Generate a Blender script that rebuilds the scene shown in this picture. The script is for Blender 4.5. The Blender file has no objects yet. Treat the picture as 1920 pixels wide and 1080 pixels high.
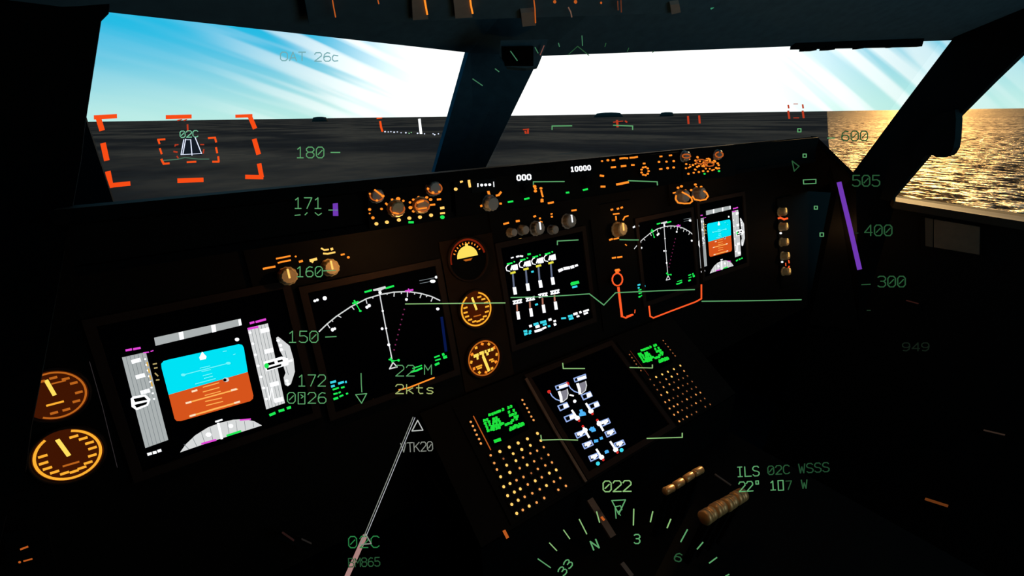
import bpy, math, random
import numpy as np
from mathutils import Vector, Matrix

random.seed(7)
sc = bpy.context.scene
COL = sc.collection

# ------------------------------------------------------------------ camera, sky, sun, exposure
F_PX = 853.15                                   # focal length in pixels of the 1920x1080 frame
EYE = Vector((-0.5096, -0.6009, 1.2137))        # the pilot's eye, metres; x right, y forward, z up
FW = Vector((0.52792, 0.77153, -0.35502)).normalized()
RT = Vector((0.82055, -0.57118, -0.02113)).normalized()
UP = RT.cross(FW).normalized()
RT = FW.cross(UP).normalized()
cd = bpy.data.cameras.new('camera'); cam = bpy.data.objects.new('camera', cd); COL.objects.link(cam)
cd.sensor_width = 36.0; cd.lens = 36.0 * F_PX / 1920.0
cd.clip_start = 0.02; cd.clip_end = 4.0e5
m = Matrix((RT, UP, -FW)).transposed().to_4x4(); m.translation = EYE
cam.matrix_world = m
sc.camera = cam
sc.view_settings.view_transform = 'Standard'; sc.view_settings.look = 'None'
sc.view_settings.exposure = 0.0; sc.view_settings.gamma = 1.0; sc.view_settings.use_curve_mapping = False


def lin(c):
    c = c / 255.0
    return c / 12.92 if c <= 0.04045 else ((c + 0.055) / 1.055) ** 2.4


def rgb(r, g, b):
    return (lin(r), lin(g), lin(b), 1.0)


class NT:
    """small helper for wiring shader nodes"""
    def __init__(self, tree):
        self.t = tree; self.t.nodes.clear()

    def n(self, kind, **kw):
        nd = self.t.nodes.new(kind)
        for k, v in kw.items():
            setattr(nd, k, v)
        return nd

    def link(self, a, b):
        self.t.links.new(a, b)

    def put(self, sock, v):
        if isinstance(v, bpy.types.NodeSocket):
            self.t.links.new(v, sock)
        else:
            sock.default_value = v

    def math(self, op, a, b=0.0, c=None, clamp=False):
        nd = self.n('ShaderNodeMath', operation=op); nd.use_clamp = clamp
        self.put(nd.inputs[0], a); self.put(nd.inputs[1], b)
        if c is not None:
            self.put(nd.inputs[2], c)
        return nd.outputs[0]

    def mix(self, fac, a, b, kind='MIX'):
        nd = self.n('ShaderNodeMix', data_type='RGBA', blend_type=kind)
        self.put(nd.inputs[0], fac); self.put(nd.inputs[6], a); self.put(nd.inputs[7], b)
        return nd.outputs[2]

    def ramp(self, v, lo, hi):
        nd = self.n('ShaderNodeMapRange', interpolation_type='SMOOTHSTEP')
        self.put(nd.inputs[0], v); nd.inputs[1].default_value = lo; nd.inputs[2].default_value = hi
        return nd.outputs[0]

    def dot(self, a, b):
        nd = self.n('ShaderNodeVectorMath', operation='DOT_PRODUCT')
        self.put(nd.inputs[0], a); self.put(nd.inputs[1], b)
        return nd.outputs['Value']


def direction(az_deg, el_deg):
    a, e = math.radians(az_deg), math.radians(el_deg)
    return Vector((math.sin(a) * math.cos(e), math.cos(a) * math.cos(e), math.sin(e)))


GLOW_DIR = direction(43.0, 3.0)      # brightest part of the thin cloud
SUN_DIR = direction(75.0, 14.0)      # low sun over the sea, ahead and to the right
SKY_STRENGTH = 1.0
world = bpy.data.worlds.new('sky'); sc.world = world; world.use_nodes = True
w = NT(world.node_tree)
tc = w.n('ShaderNodeTexCoord')
sep = w.n('ShaderNodeSeparateXYZ'); w.link(tc.outputs['Generated'], sep.inputs[0])
dirv = tc.outputs['Generated']
up_fac = w.ramp(sep.outputs['Z'], -0.02, 0.15)
base = w.mix(up_fac, rgb(196, 243, 234), rgb(38, 190, 232))
zen = w.ramp(sep.outputs['Z'], 0.22, 1.0)
base = w.mix(zen, base, rgb(30, 104, 160))
# cirrus in slanting parallel bands
az = w.math('ARCTAN2', sep.outputs['X'], sep.outputs['Y'])
band = w.math('ADD', sep.outputs['Z'], w.math('ADD', w.math('MULTIPLY', az, 0.28), w.math('MULTIPLY', w.math('MULTIPLY', az, az), 0.235)))
cmb = w.n('ShaderNodeCombineXYZ'); w.link(w.math('MULTIPLY', band, 34.0), cmb.inputs[0]); w.link(w.math('MULTIPLY', az, 2.6), cmb.inputs[1])
nz = w.n('ShaderNodeTexNoise'); w.link(cmb.outputs[0], nz.inputs['Vector'])
nz.inputs['Scale'].default_value = 1.0; nz.inputs['Detail'].default_value = 2.0; nz.inputs['Roughness'].default_value = 0.45
streak = w.ramp(nz.outputs['Fac'], 0.42, 0.60)
ang = w.dot(dirv, tuple(GLOW_DIR))
broad = w.ramp(ang, 0.74, 0.95)
core = w.ramp(ang, 0.86, 0.985)
cloud_amt = w.math('MULTIPLY', streak, w.math('ADD', w.math('MULTIPLY', broad, 0.85), 0.04), clamp=True)
col = w.mix(cloud_amt, base, (1.1, 1.12, 1.1, 1.0))
col = w.mix(w.math('MULTIPLY', core, 0.97), col, (1.4, 1.4, 1.36, 1.0))
bg = w.n('ShaderNodeBackground'); w.link(col, bg.inputs[0]); bg.inputs[1].default_value = SKY_STRENGTH
wo = w.n('ShaderNodeOutputWorld'); w.link(bg.outputs[0], wo.inputs[0])

sd = bpy.data.lights.new('sun', 'SUN'); sun = bpy.data.objects.new('sun', sd); COL.objects.link(sun)
sd.energy = 4.0; sd.color = (1.0, 0.60, 0.22); sd.angle = math.radians(1.5)
sun.location = (20, 6, 20)
sun.rotation_euler = SUN_DIR.to_track_quat('Z', 'Y').to_euler()


def lamp(name, loc, color, watts, radius=0.01):
    ld = bpy.data.lights.new(name, 'POINT'); lo = bpy.data.objects.new(name, ld); COL.objects.link(lo)
    ld.energy = watts; ld.color = color; ld.shadow_soft_size = radius; lo.location = loc
    return lo


# ------------------------------------------------------------------ materials
MATS = {}


def plastic(name, c, rough=0.6, spec=0.25, metal=0.0, grain=0.0):
    if name in MATS:
        return MATS[name]
    mt = bpy.data.materials.new(name); mt.use_nodes = True
    t = NT(mt.node_tree)
    b = t.n('ShaderNodeBsdfPrincipled'); o = t.n('ShaderNodeOutputMaterial'); t.link(b.outputs[0], o.inputs[0])
    nz = t.n('ShaderNodeTexNoise'); nz.inputs['Scale'].default_value = 60.0; nz.inputs['Detail'].default_value = 4.0
    tcn = t.n('ShaderNodeTexCoord'); t.link(tcn.outputs['Object'], nz.inputs['Vector'])
    lo = tuple(x * (1.0 - grain) for x in c[:3]) + (1.0,); hi = tuple(x * (1.0 + grain) for x in c[:3]) + (1.0,)
    t.link(t.mix(nz.outputs['Fac'], lo, hi), b.inputs['Base Color'])
    b.inputs['Roughness'].default_value = rough; b.inputs['Metallic'].default_value = metal
    b.inputs['Specular IOR Level'].default_value = spec
    MATS[name] = mt
    return mt


def glow(name, r, g, b, k=1.0):
    key = name
    if key in MATS:
        return MATS[key]
    mt = bpy.data.materials.new(name); mt.use_nodes = True
    t = NT(mt.node_tree)
    e = t.n('ShaderNodeEmission'); o = t.n('ShaderNodeOutputMaterial'); t.link(e.outputs[0], o.inputs[0])
    e.inputs[0].default_value = rgb(r, g, b); e.inputs[1].default_value = k
    MATS[key] = mt
    return mt


BLACK = plastic('black_plastic', (0.0028, 0.003, 0.0034), 0.75, 0.03, grain=0.3)
SHELL = plastic('veil_tinted_lining', (0.060, 0.125, 0.175), 0.85, 0.08, grain=0.3)  # teal veil of glow over ceiling and pillar put into the colour
PANEL = plastic('panel_paint', (0.0042, 0.0036, 0.0033), 0.7, 0.04, grain=0.25)
BEZEL = plastic('bezel_paint', (0.018, 0.011, 0.009), 0.6, 0.05, grain=0.2)
BRASS = plastic('worn_brown_edge', (0.10, 0.06, 0.045), 0.5, 0.3, grain=0.4)
KNOB = plastic('tan_knob', (0.62, 0.40, 0.19), 0.45, 0.4, grain=0.15)
GREYKNOB = plastic('grey_knob', (0.30, 0.28, 0.27), 0.45, 0.4, grain=0.1)
GRIP = plastic('brown_grip', (0.55, 0.30, 0.12), 0.36, 0.5, metal=0.4, grain=0.4)
SCREEN = plastic('screen_glass', (0.0010, 0.0013, 0.0026), 0.5, 0.0)
CARD = plastic('grey_card', (0.085, 0.070, 0.052), 0.8, 0.1, grain=0.25)
KEYCAP = plastic('key_cap', (0.008, 0.007, 0.006), 0.6, 0.05)

AMBER = glow('amber_legend', 255, 138, 40, 1.2)
AMBER_HI = glow('bright_amber_legend', 255, 196, 100, 1.25)
AMBER_LO = glow('dim_amber_legend', 190, 92, 34, 0.9)
REDOR = glow('red_orange_line', 255, 92, 40, 1.0)
GAUGE = glow('gauge_amber', 255, 176, 50, 1.0)
GAUGE_LO = glow('gauge_ring_amber', 196, 104, 30, 0.9)
GAUGE_DEEP = glow('gauge_dial_backlight', 66, 22, 3, 0.9)
GAUGE_YEL = glow('gauge_yellow', 255, 216, 90, 1.1)
DARKRED = glow('dark_red_arc', 130, 34, 12, 0.8)
WHITE = glow('display_white', 250, 252, 255, 1.15)
OFFWHITE = glow('display_off_white', 214, 216, 216, 1.0)
TAPE = glow('display_tape_grey', 170, 176, 176, 1.0)
TAPE_DK = glow('display_tape_line', 112, 120, 124, 1.0)
CYANSKY = glow('attitude_cyan', 0, 226, 245, 1.0)
CYANPALE = glow('attitude_pale_line', 120, 246, 250, 1.0)
EARTH = glow('attitude_orange', 214, 84, 28, 1.0)
EARTHLINE = glow('attitude_ladder', 255, 176, 84, 1.05)
GREEN = glow('display_green', 30, 232, 84, 1.0)
CDUGREEN = glow('cdu_green', 30, 220, 60, 1.05)
CYAN = glow('display_cyan', 60, 214, 232, 1.0)
BLUE = glow('display_blue', 80, 180, 245, 1.0)
DIMBLUE = glow('display_dim_blue', 8, 22, 70, 1.0)
PALEBLUE = glow('display_pale_blue', 150, 176, 232, 1.0)
MAGENTA = glow('display_magenta', 226, 72, 214, 1.0)
DARKMAG = glow('display_dim_magenta', 120, 40, 84, 1.0)
YELLOW = glow('display_yellow', 230, 222, 70, 1.0)
RED = glow('display_red', 210, 44, 36, 1.0)
INK = plastic('display_black', (0.001, 0.0012, 0.002), 0.5, 0.05)

# ------------------------------------------------------------------ geometry helpers


class Plane:
    """a flat face of the cockpit: origin, two axes and the normal toward the crew"""
    def __init__(self, o, u, v):
        self.o = Vector(o); self.u = Vector(u).normalized(); self.v = Vector(v).normalized()
        self.n = self.u.cross(self.v).normalized()
        self.v = self.n.cross(self.u)

    def uv(self, u, v, w=0.0):
        return self.o + self.u * u + self.v * v + self.n * w

    def at(self, x, y, w=0.0):
        """the point of this face that sits at frame position x, y"""
        d = RT * ((x - 960.0) / F_PX) - UP * ((y - 540.0) / F_PX) + FW
        o = self.o + self.n * w
        return EYE + d * ((o - EYE).dot(self.n) / d.dot(self.n))

    def local(self, x, y, w=0.0):
        q = self.at(x, y, w) - self.o
        return q.dot(self.u), q.dot(self.v)

    def matrix(self, u, v, w=0.0):
        mm = Matrix((self.u, self.v, self.n)).transposed().to_4x4(); mm.translation = self.uv(u, v, w)
        return mm


T13 = math.radians(12.976)
MAIN = Plane((0, 0, 0.9), (1, 0, 0), (0, math.sin(T13), math.cos(T13)))
GLARE = Plane((0, -0.072, 1.115), (1, 0, 0), (0, 0, 1))
T57 = math.radians(57.0)
AISLE = Plane((0, -0.1, 0.75), (1, 0, 0), (0, math.sin(T57), math.cos(T57)))
SIDE = Plane((1.0, 0, 1.0), (0, -1, 0), (0, 0, 1))          # right-hand side wall, normal toward -x
CEIL = Plane((0, 0.16, 1.272), (-1, 0, 0), (0, 0.93, -0.37))    # sloping overhead lining
_c = EYE + FW * 0.42
_hr = RT * math.cos(0.21) + FW * math.sin(0.21); _hu = UP * math.cos(0.20) + FW * math.sin(0.20)
HUDP = Plane(_c, _hr, _hu)                                   # collimated head-up symbols


class MB:
    """collects polygons, then links them as one mesh object"""
    def __init__(self):
        self.v = []; self.f = []; self.mi = []

    def prism(self, pts, n, h, m=0):
        k = len(self.v); c = len(pts); off = Vector(n) * h
        self.v += [Vector(p) for p in pts] + [Vector(p) + off for p in pts]
        self.f.append(list(range(k + c - 1, k - 1, -1))); self.f.append(list(range(k + c, k + 2 * c)))
        for i in range(c):
            j = (i + 1) % c
            self.f.append([k + i, k + j, k + c + j, k + c + i])
        self.mi += [m] * (c + 2)
        return self

    def poly(self, src, pix, w=0.0, h=0.0004, m=0):
        """flat plate whose outline is given as frame positions on a face"""
        pts = [src.at(x, y, w) for x, y in pix]
        n = src.n
        a = sum(((pts[i] - pts[0]).cross(pts[i + 1] - pts[0]) for i in range(1, len(pts) - 1)), Vector())
        if a.dot(n) < 0:
            pts.reverse()
        return self.prism(pts, n, h, m)

    def dash(self, src, x0, y0, x1, y1, th=2.0, w=0.0, h=0.0004, m=0):
        d = math.hypot(x1 - x0, y1 - y0) or 1.0
        nx, ny = -(y1 - y0) / d * th / 2, (x1 - x0) / d * th / 2
        return self.poly(src, [(x0 + nx, y0 + ny), (x0 - nx, y0 - ny), (x1 - nx, y1 - ny), (x1 + nx, y1 + ny)], w, h, m)

    def line(self, src, pts, th=2.0, w=0.0, h=0.0004, m=0, close=False):
        q = list(pts) + ([pts[0]] if close else [])
        for a, b in zip(q[:-1], q[1:]):
            e = th * 0.3 / (math.hypot(b[0] - a[0], b[1] - a[1]) or 1.0)
            dx, dy = (b[0] - a[0]) * e, (b[1] - a[1]) * e
            self.dash(src, a[0] - dx, a[1] - dy, b[0] + dx, b[1] + dy, th, w, h, m)
        return self

    def dot(self, src, x, y, r, ry=None, w=0.0, h=0.0005, m=0, k=8):
        ry = ry or r
        return self.poly(src, [(x + r * math.cos(6.2832 * i / k + .4), y + ry * math.sin(6.2832 * i / k + .4)) for i in range(k)], w, h, m)

    def box(self, a, b, m=0):
        (x0, y0, z0), (x1, y1, z1) = a, b
        return self.prism([(x0, y0, z0), (x1, y0, z0), (x1, y1, z0), (x0, y1, z0)], (0, 0, 1), z1 - z0, m)

    def rect(self, pl, u0, u1, v0, v1, w0, w1, m=0):
        return self.prism([pl.uv(u0, v0, w0), pl.uv(u1, v0, w0), pl.uv(u1, v1, w0), pl.uv(u0, v1, w0)], pl.n, w1 - w0, m)

    def ring(self, pl, u0, u1, v0, v1, t, w0, w1, m=0):
        """rectangular frame with a chamfered inner lip"""
        for a, b, c, d in ((u0, u1, v1 - t, v1), (u0, u1, v0, v0 + t), (u0, u0 + t, v0 + t, v1 - t), (u1 - t, u1, v0 + t, v1 - t)):
            self.rect(pl, a, b, c, d, w0, w1, m)
        return self

    def lathe(self, mat4, prof, k=20, m=0, flute=0.0, sx=1.0, sy=1.0):
        """profile [(radius, height)] turned about the local z of mat4"""
        s = len(self.v)
        for j, (r, z) in enumerate(prof):
            for i in range(k):
                a = 6.2832 * i / k
                rr = r * (1.0 - (flute if i % 2 else 0.0))
                self.v.append(mat4 @ Vector((rr * math.cos(a) * sx, rr * math.sin(a) * sy, z)))
        for j in range(len(prof) - 1):
            for i in range(k):
                i2 = (i + 1) % k
                self.f.append([s + j * k + i, s + j * k + i2, s + (j + 1) * k + i2, s + (j + 1) * k + i]); self.mi.append(m)
        self.f.append([s + i for i in range(k - 1, -1, -1)]); self.mi.append(m)
        e = s + (len(prof) - 1) * k
        self.f.append([e + i for i in range(k)]); self.mi.append(m)
        return self

    def build(self, name, mats, parent=None, smooth=False):
        me = bpy.data.meshes.new(name)
        off = Vector(parent['_at']) if parent is not None and '_at' in parent else Vector()
        org = off if parent is not None else Vector()
        if parent is None and self.v:
            c = sum(self.v, Vector()) / len(self.v); org = c
        me.from_pydata([tuple(p - org) for p in self.v], [], self.f)
        if not isinstance(mats, (list, tuple)):
            mats = [mats]
        for q in mats:
            me.materials.append(q)
        for p_, i in zip(me.polygons, self.mi):
            p_.material_index = i; p_.use_smooth = smooth
        o = bpy.data.objects.new(name, me); COL.objects.link(o)
        if parent is not None:
            o.parent = parent
            pp = parent
            if '_own' in parent:                 # parent is a mesh part that keeps its thing's origin
                pass
            o['_at'] = tuple(off); o['_own'] = 1
        else:
            o.location = org; o['_at'] = tuple(org)
        return o


def tag(o, label=None, cat=None, group=None, kind=None):
    if label: o['label'] = label
    if cat: o['category'] = cat
    if group: o['group'] = group
    if kind: o['kind'] = kind
    return o


def thing(name, label, cat, loc, group=None):
    o = bpy.data.objects.new(name, None); COL.objects.link(o)
    o.location = Vector(loc); o.empty_display_size = 0.02; o['_at'] = tuple(Vector(loc))
    return tag(o, label, cat, group)


def place(mesh, name, parent, mat4):
    """another object that shares mesh data, set at a world matrix under its thing"""
    o = bpy.data.objects.new(name, mesh); COL.objects.link(o); o.parent = parent
    o.matrix_basis = Matrix.Translation(-Vector(parent['_at'])) @ mat4
    return o


def structure(o):
    o['kind'] = 'structure'
    return o


class Warp:
    """the same face seen through a linear map, for the twin of an instrument on the other side"""
    def __init__(self, pl, src_px, dst_px, w):
        self.pl = pl; self.n = pl.n
        a = np.array([pl.local(x, y, w) + (1.0,) for x, y in src_px]); b = np.array([pl.local(x, y, w) for x, y in dst_px])
        self.m = np.linalg.lstsq(a, b, rcond=None)[0]

    def at(self, x, y, w=0.0):
        u, v = self.pl.local(x, y, w)
        q = np.array([u, v, 1.0]) @ self.m
        return self.pl.uv(float(q[0]), float(q[1]), w)


def Z(x0, y0, s):
    """positions read in an enlarged crop"""
    return lambda x, y: (x0 + x / s, y0 + y / s)


# stroke font on a 4 x 6 cell
FONT = {
    '0': [[(1, 0), (3, 0), (4, 1.2), (4, 4.8), (3, 6), (1, 6), (0, 4.8), (0, 1.2), (1, 0)], [(.9, 1.8), (3.1, 4.2)]],
    'O': [[(1, 0), (3, 0), (4, 1.2), (4, 4.8), (3, 6), (1, 6), (0, 4.8), (0, 1.2), (1, 0)]],
    '1': [[(.6, 4.8), (2, 6), (2, 0)], [(.4, 0), (3.6, 0)]],
    '2': [[(0, 4.8), (.8, 6), (3.2, 6), (4, 5), (4, 3.8), (0, 0), (4, 0)]],
    '3': [[(0, 5.4), (1, 6), (3, 6), (4, 5), (4, 4), (3, 3.2), (1.4, 3.2)], [(3, 3.2), (4, 2.2), (4, 1), (3, 0), (1, 0), (0, .6)]],
    '4': [[(3.2, 0), (3.2, 6), (0, 1.8), (4, 1.8)]],
    '5': [[(3.8, 6), (.4, 6), (.3, 3.4), (2.6, 3.6), (4, 2.6), (4, 1), (3, 0), (1, 0), (0, .7)]],
    '6': [[(3.6, 5.6), (2, 6), (.5, 4.8), (0, 2.6), (.2, 1), (1, 0), (3, 0), (4, 1), (4, 2.4), (3, 3.4), (1, 3.4), (.1, 2.4)]],
    '7': [[(0, 6), (4, 6), (1.4, 0)]],
    '8': [[(1, 3.2), (0, 4.2), (0, 5), (1, 6), (3, 6), (4, 5), (4, 4.2), (3, 3.2), (1, 3.2), (0, 2.2), (0, 1), (1, 0), (3, 0), (4, 1), (4, 2.2), (3, 3.2)]],
    '9': [[(.4, .4), (2, 0), (3.5, 1.2), (4, 3.4), (3.8, 5), (3, 6), (1, 6), (0, 5), (0, 3.6), (1, 2.6), (3, 2.6), (3.9, 3.6)]],
    'A': [[(0, 0), (2, 6), (4, 0)], [(.7, 2), (3.3, 2)]],
    'B': [[(0, 0), (0, 6), (3, 6), (3.8, 5), (3.8, 4), (3, 3.2), (0, 3.2)], [(3, 3.2), (4, 2.2), (4, 1), (3, 0), (0, 0)]],
    'C': [[(4, 5.2), (3, 6), (1.2, 6), (0, 4.6), (0, 1.4), (1.2, 0), (3, 0), (4, .8)]],
    'c': [[(3.6, 3.4), (1.2, 3.8), (.4, 2.6), (.4, 1), (1.4, 0), (3.6, .3)]],
    'I': [[(.6, 6), (3.4, 6)], [(2, 6), (2, 0)], [(.6, 0), (3.4, 0)]],
    'K': [[(0, 0), (0, 6)], [(4, 6), (0, 2.4)], [(1.2, 3.6), (4, 0)]],
    'L': [[(0, 6), (0, 0), (4, 0)]],
    'M': [[(0, 0), (0, 6), (2, 2.6), (4, 6), (4, 0)]],
    'N': [[(0, 0), (0, 6), (4, 0), (4, 6)]],
    'S': [[(3.8, 5.2), (3, 6), (1, 6), (0, 5), (0, 4), (1, 3.2), (3, 2.8), (4, 2), (4, 1), (3, 0), (1, 0), (0, .8)]],
    'T': [[(0, 6), (4, 6)], [(2, 6), (2, 0)]],
    'V': [[(0, 6), (2, 0), (4, 6)]],
    'W': [[(0, 6), (.9, 0), (2, 4), (3.1, 0), (4, 6)]],
    'k': [[(.4, 0), (.4, 6)], [(3.6, 3.8), (.4, 1.6)], [(1.4, 2.2), (3.8, 0)]],
    't': [[(1.4, 5.6), (1.4, 1), (2.2, 0), (3.6, .2)], [(.2, 3.8), (3.4, 3.8)]],
    's': [[(3.6, 3.4), (2.8, 3.8), (1.2, 3.8), (.4, 3), (1.2, 2.1), (2.8, 1.8), (3.6, .9), (2.8, 0), (1.2, 0), (.4, .4)]],
    '#': [[(.3, -.4), (3.7, -.4), (3.7, 6), (.3, 6), (.3, -.4)]],
    '*': [[(1.2, 4), (2.8, 4), (2.8, 6), (1.2, 6), (1.2, 4)]],
    'q': [[(1.4, 4.2), (2.7, 3.2), (1.6, 2.2)]],
    ' ': [],
}


def text(mb, src, s, x, y, h, adv, gw=None, th=1.6, ang=0.0, w=0.0, m=0):
    """lettering with its baseline start at x, y"""
    gw = gw or adv * 0.76
    ca, sa = math.cos(math.radians(ang)), math.sin(math.radians(ang))
    for i, ch in enumerate(s):
        for st in FONT[ch]:
            pts = []
            for gx, gy in st:
                lx = i * adv + gx / 4.0 * gw; ly = -gy / 6.0 * h
                pts.append((x + lx * ca - ly * sa, y + lx * sa + ly * ca))
            mb.line(src, pts, th, w, 0.0003, m)
    return mb


def letters(name, src, items, mat, parent, th=1.6, w=0.0):
    mb = MB()
    for it in items:
        text(mb, src, *it, th=th, w=w)
    return mb.build(name, mat, parent)


# ------------------------------------------------------------------ outside: land, sea, hills, runway
GROUND_Z = -150.0
# the aircraft is banked a fraction of a degree, so the ground leans against the cockpit's level
_a = math.radians(34.4); BANK = math.tan(math.radians(0.42))
FIELD = Plane((0, 0, GROUND_Z), (1, 0, -BANK * math.cos(_a)), (0, 1, BANK * math.sin(_a)))


def land_material():
    mt = bpy.data.materials.new('dark_land'); mt.use_nodes = True
    t = NT(mt.node_tree)
    b = t.n('ShaderNodeBsdfPrincipled'); o = t.n('ShaderNodeOutputMaterial'); t.link(b.outputs[0], o.inputs[0])
    g = t.n('ShaderNodeNewGeometry')
    mpn = t.n('ShaderNodeMapping'); t.link(g.outputs['Position'], mpn.inputs[0]); mpn.inputs['Scale'].default_value = (0.0009, 0.0006, 0.0)
    n1 = t.n('ShaderNodeTexNoise'); t.link(mpn.outputs[0], n1.inputs['Vector']); n1.inputs['Scale'].default_value = 1.0; n1.inputs['Detail'].default_value = 6.0
    n2 = t.n('ShaderNodeTexNoise'); t.link(g.outputs['Position'], n2.inputs['Vector']); n2.inputs['Scale'].default_value = 0.012; n2.inputs['Detail'].default_value = 5.0
    a = t.mix(t.ramp(n1.outputs['Fac'], 0.42, 0.60), (0.024, 0.021, 0.020, 1), (0.090, 0.068, 0.050, 1))
    a = t.mix(t.math('MULTIPLY', t.ramp(n2.outputs['Fac'], 0.4, 0.7), 0.5), a, (0.034, 0.032, 0.030, 1))
    t.link(a, b.inputs['Base Color']); b.inputs['Roughness'].default_value = 0.95; b.inputs['Specular IOR Level'].default_value = 0.0
    return mt


def sea_material():
    mt = bpy.data.materials.new('rippled_sea'); mt.use_nodes = True
    t = NT(mt.node_tree)
    o = t.n('ShaderNodeOutputMaterial')
    g = t.n('ShaderNodeNewGeometry')
    mpn = t.n('ShaderNodeMapping'); t.link(g.outputs['Position'], mpn.inputs[0])
    mpn.inputs['Rotation'].default_value = (0, 0, math.radians(-12)); mpn.inputs['Scale'].default_value = (0.045, 0.026, 0.03)
    n1 = t.n('ShaderNodeTexNoise'); t.link(mpn.outputs[0], n1.inputs['Vector']); n1.inputs['Scale'].default_value = 1.0; n1.inputs['Detail'].default_value = 3.0
    n1.inputs['Roughness'].default_value = 0.6
    n2 = t.n('ShaderNodeTexNoise'); t.link(mpn.outputs[0], n2.inputs['Vector']); n2.inputs['Scale'].default_value = 0.06; n2.inputs['Detail'].default_value = 3.0
    bp = t.n('ShaderNodeBump'); t.link(n1.outputs['Fac'], bp.inputs['Height']); bp.inputs['Distance'].default_value = 16.0; bp.inputs['Strength'].default_value = 1.0
    gl = t.n('ShaderNodeBsdfGlossy'); gl.inputs['Roughness'].default_value = 0.39; t.link(bp.outputs[0], gl.inputs['Normal'])
    gl.inputs[0].default_value = (1.0, 0.84, 0.62, 1)  # gold of the low sun put into the gloss tint
    df = t.n('ShaderNodeBsdfDiffuse'); df.inputs[0].default_value = (0.012, 0.010, 0.009, 1)
    # glint flecks put into the shine: rippled patches shine, water between does not
    glint_mask = t.ramp(n1.outputs['Fac'], 0.47, 0.58)
    glint_mask = t.math('MULTIPLY', glint_mask, t.math('ADD', t.math('MULTIPLY', t.ramp(n2.outputs['Fac'], 0.35, 0.65), 0.5), 0.55))
    mx = t.n('ShaderNodeMixShader'); t.link(t.math('ADD', t.math('MULTIPLY', glint_mask, SEA_SHINE), 0.004), mx.inputs[0])
    t.link(df.outputs[0], mx.inputs[1]); t.link(gl.outputs[0], mx.inputs[2]); t.link(mx.outputs[0], o.inputs[0])
    return mt


SEA_SHINE = 0.27


def ground_quad(name, pts, mat, label):
    mb = MB(); mb.prism([p - FIELD.n * 4.0 for p in pts], FIELD.n, 4.0)
    o = mb.build(name, mat); structure(o); tag(o, label)
    return o


FARD = 1.6e5
c0 = FIELD.at(1552, 236.0); c1 = FIELD.at(1562, 420.0)
cdir = (c0 - c1).normalized()
n_far = c1 + cdir * FARD; n_near = c1 - cdir * 20000
side_v = cdir.cross(FIELD.n).normalized() * (2 * FARD)
ground_quad('land', [n_near, n_far, n_far - side_v, n_near - side_v], land_material(), 'dark brown flat land stretching to the horizon')
ground_quad('sea', [n_far, n_near, n_near + side_v, n_far + side_v], sea_material(), 'rippled sea glinting gold in the low sun')

HILL = plastic('far_hill', (0.03, 0.028, 0.026), 0.95, 0.0)
for hx, hw, hh, lab in ((600, 15, 2.6, 'small dark hill on the horizon beyond the runway gates'),
                        (1140, 30, 2.8, 'low dark hill on the horizon inboard of the gates over the sea'),
                        (1250, 14, 1.6, 'tiny dark hill on the horizon in the wide windscreen')):
    d = 24000.0
    q = FIELD.at(hx, 226 if hx < 900 else 219)
    dirh = Vector((q.x - EYE.x, q.y - EYE.y, 0)).normalized(); latv = Vector((dirh.y, -dirh.x, 0))
    c = Vector((EYE.x, EYE.y, 0)) + dirh * d
    c.z = GROUND_Z - (FIELD.n.x * c.x + FIELD.n.y * c.y) / FIELD.n.z
    s = d / F_PX * 0.8
    mb = MB()
    ring0 = []; K = 18
    for lvl, (rf, zf) in enumerate(((1.0, 0.0), (0.78, 0.45), (0.5, 0.8), (0.22, 0.97))):
        for i in range(K):
            a = 6.2832 * i / K; jit = 1.0 + 0.14 * math.sin(3 * a + hx)
            mb.v.append(c + latv * (hw * s * rf * jit * math.cos(a)) + dirh * (hw * s * rf * 0.6 * math.sin(a)) + Vector((0, 0, 150 + hh * s * zf if lvl else 0)))
    for l in range(3):
        for i in range(K):
            j = (i + 1) % K; mb.f.append([l * K + i, l * K + j, (l + 1) * K + j, (l + 1) * K + i]); mb.mi.append(0)
    mb.f.append([3 * K + i for i in range(K)]); mb.mi.append(0)
    mb.f.append([i for i in range(K - 1, -1, -1)]); mb.mi.append(0)
    o = mb.build('hill', HILL, smooth=True); structure(o); tag(o, lab)

RUNWAY = plastic('runway_asphalt', (0.02, 0.022, 0.03), 0.9, 0.0, grain=0.2)
LIGHTW = glow('runway_edge_lights', 226, 232, 255, 1.2)
g0 = FIELD.at(358, 288)
t = thing('runway', 'runway outlined in white lights inside the smallest orange gate', 'runway', (g0.x, g0.y, GROUND_Z))
mb = MB(); mb.poly(FIELD, [(346, 259), (367, 256), (379, 291), (338, 291)], 0.2, 0.4); mb.build('pavement', RUNWAY, t)
for pts in (((344.5, 262), (339.5, 290)), ((348, 261), (343, 289)), ((357.5, 262), (360, 291)), ((366, 258), (378, 288)), ((349, 262), (357, 262)), ((340, 290), (378, 288))):
    mb = MB(); mb.line(FIELD, pts, 1.7 if pts[0][0] not in (349, 340) else 0.8, 0.7, 0.4); mb.build('edge_line', LIGHTW, t)
WHITEPOLE = glow('white_beacon_light', 255, 255, 255, 1.3)
ORANGEPOLE = glow('orange_gate_light', 255, 84, 26, 1.0)
ORANGEDIM = glow('dim_orange_gate_light', 210, 66, 36, 0.8)


def upright(px, py):
    """vertical plane across the flight direction, standing on the ground under a frame position"""
    g = FIELD.at(px, py)
    return Plane(g, (0.83, -0.55, 0), (0, 0, 1)), g


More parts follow.
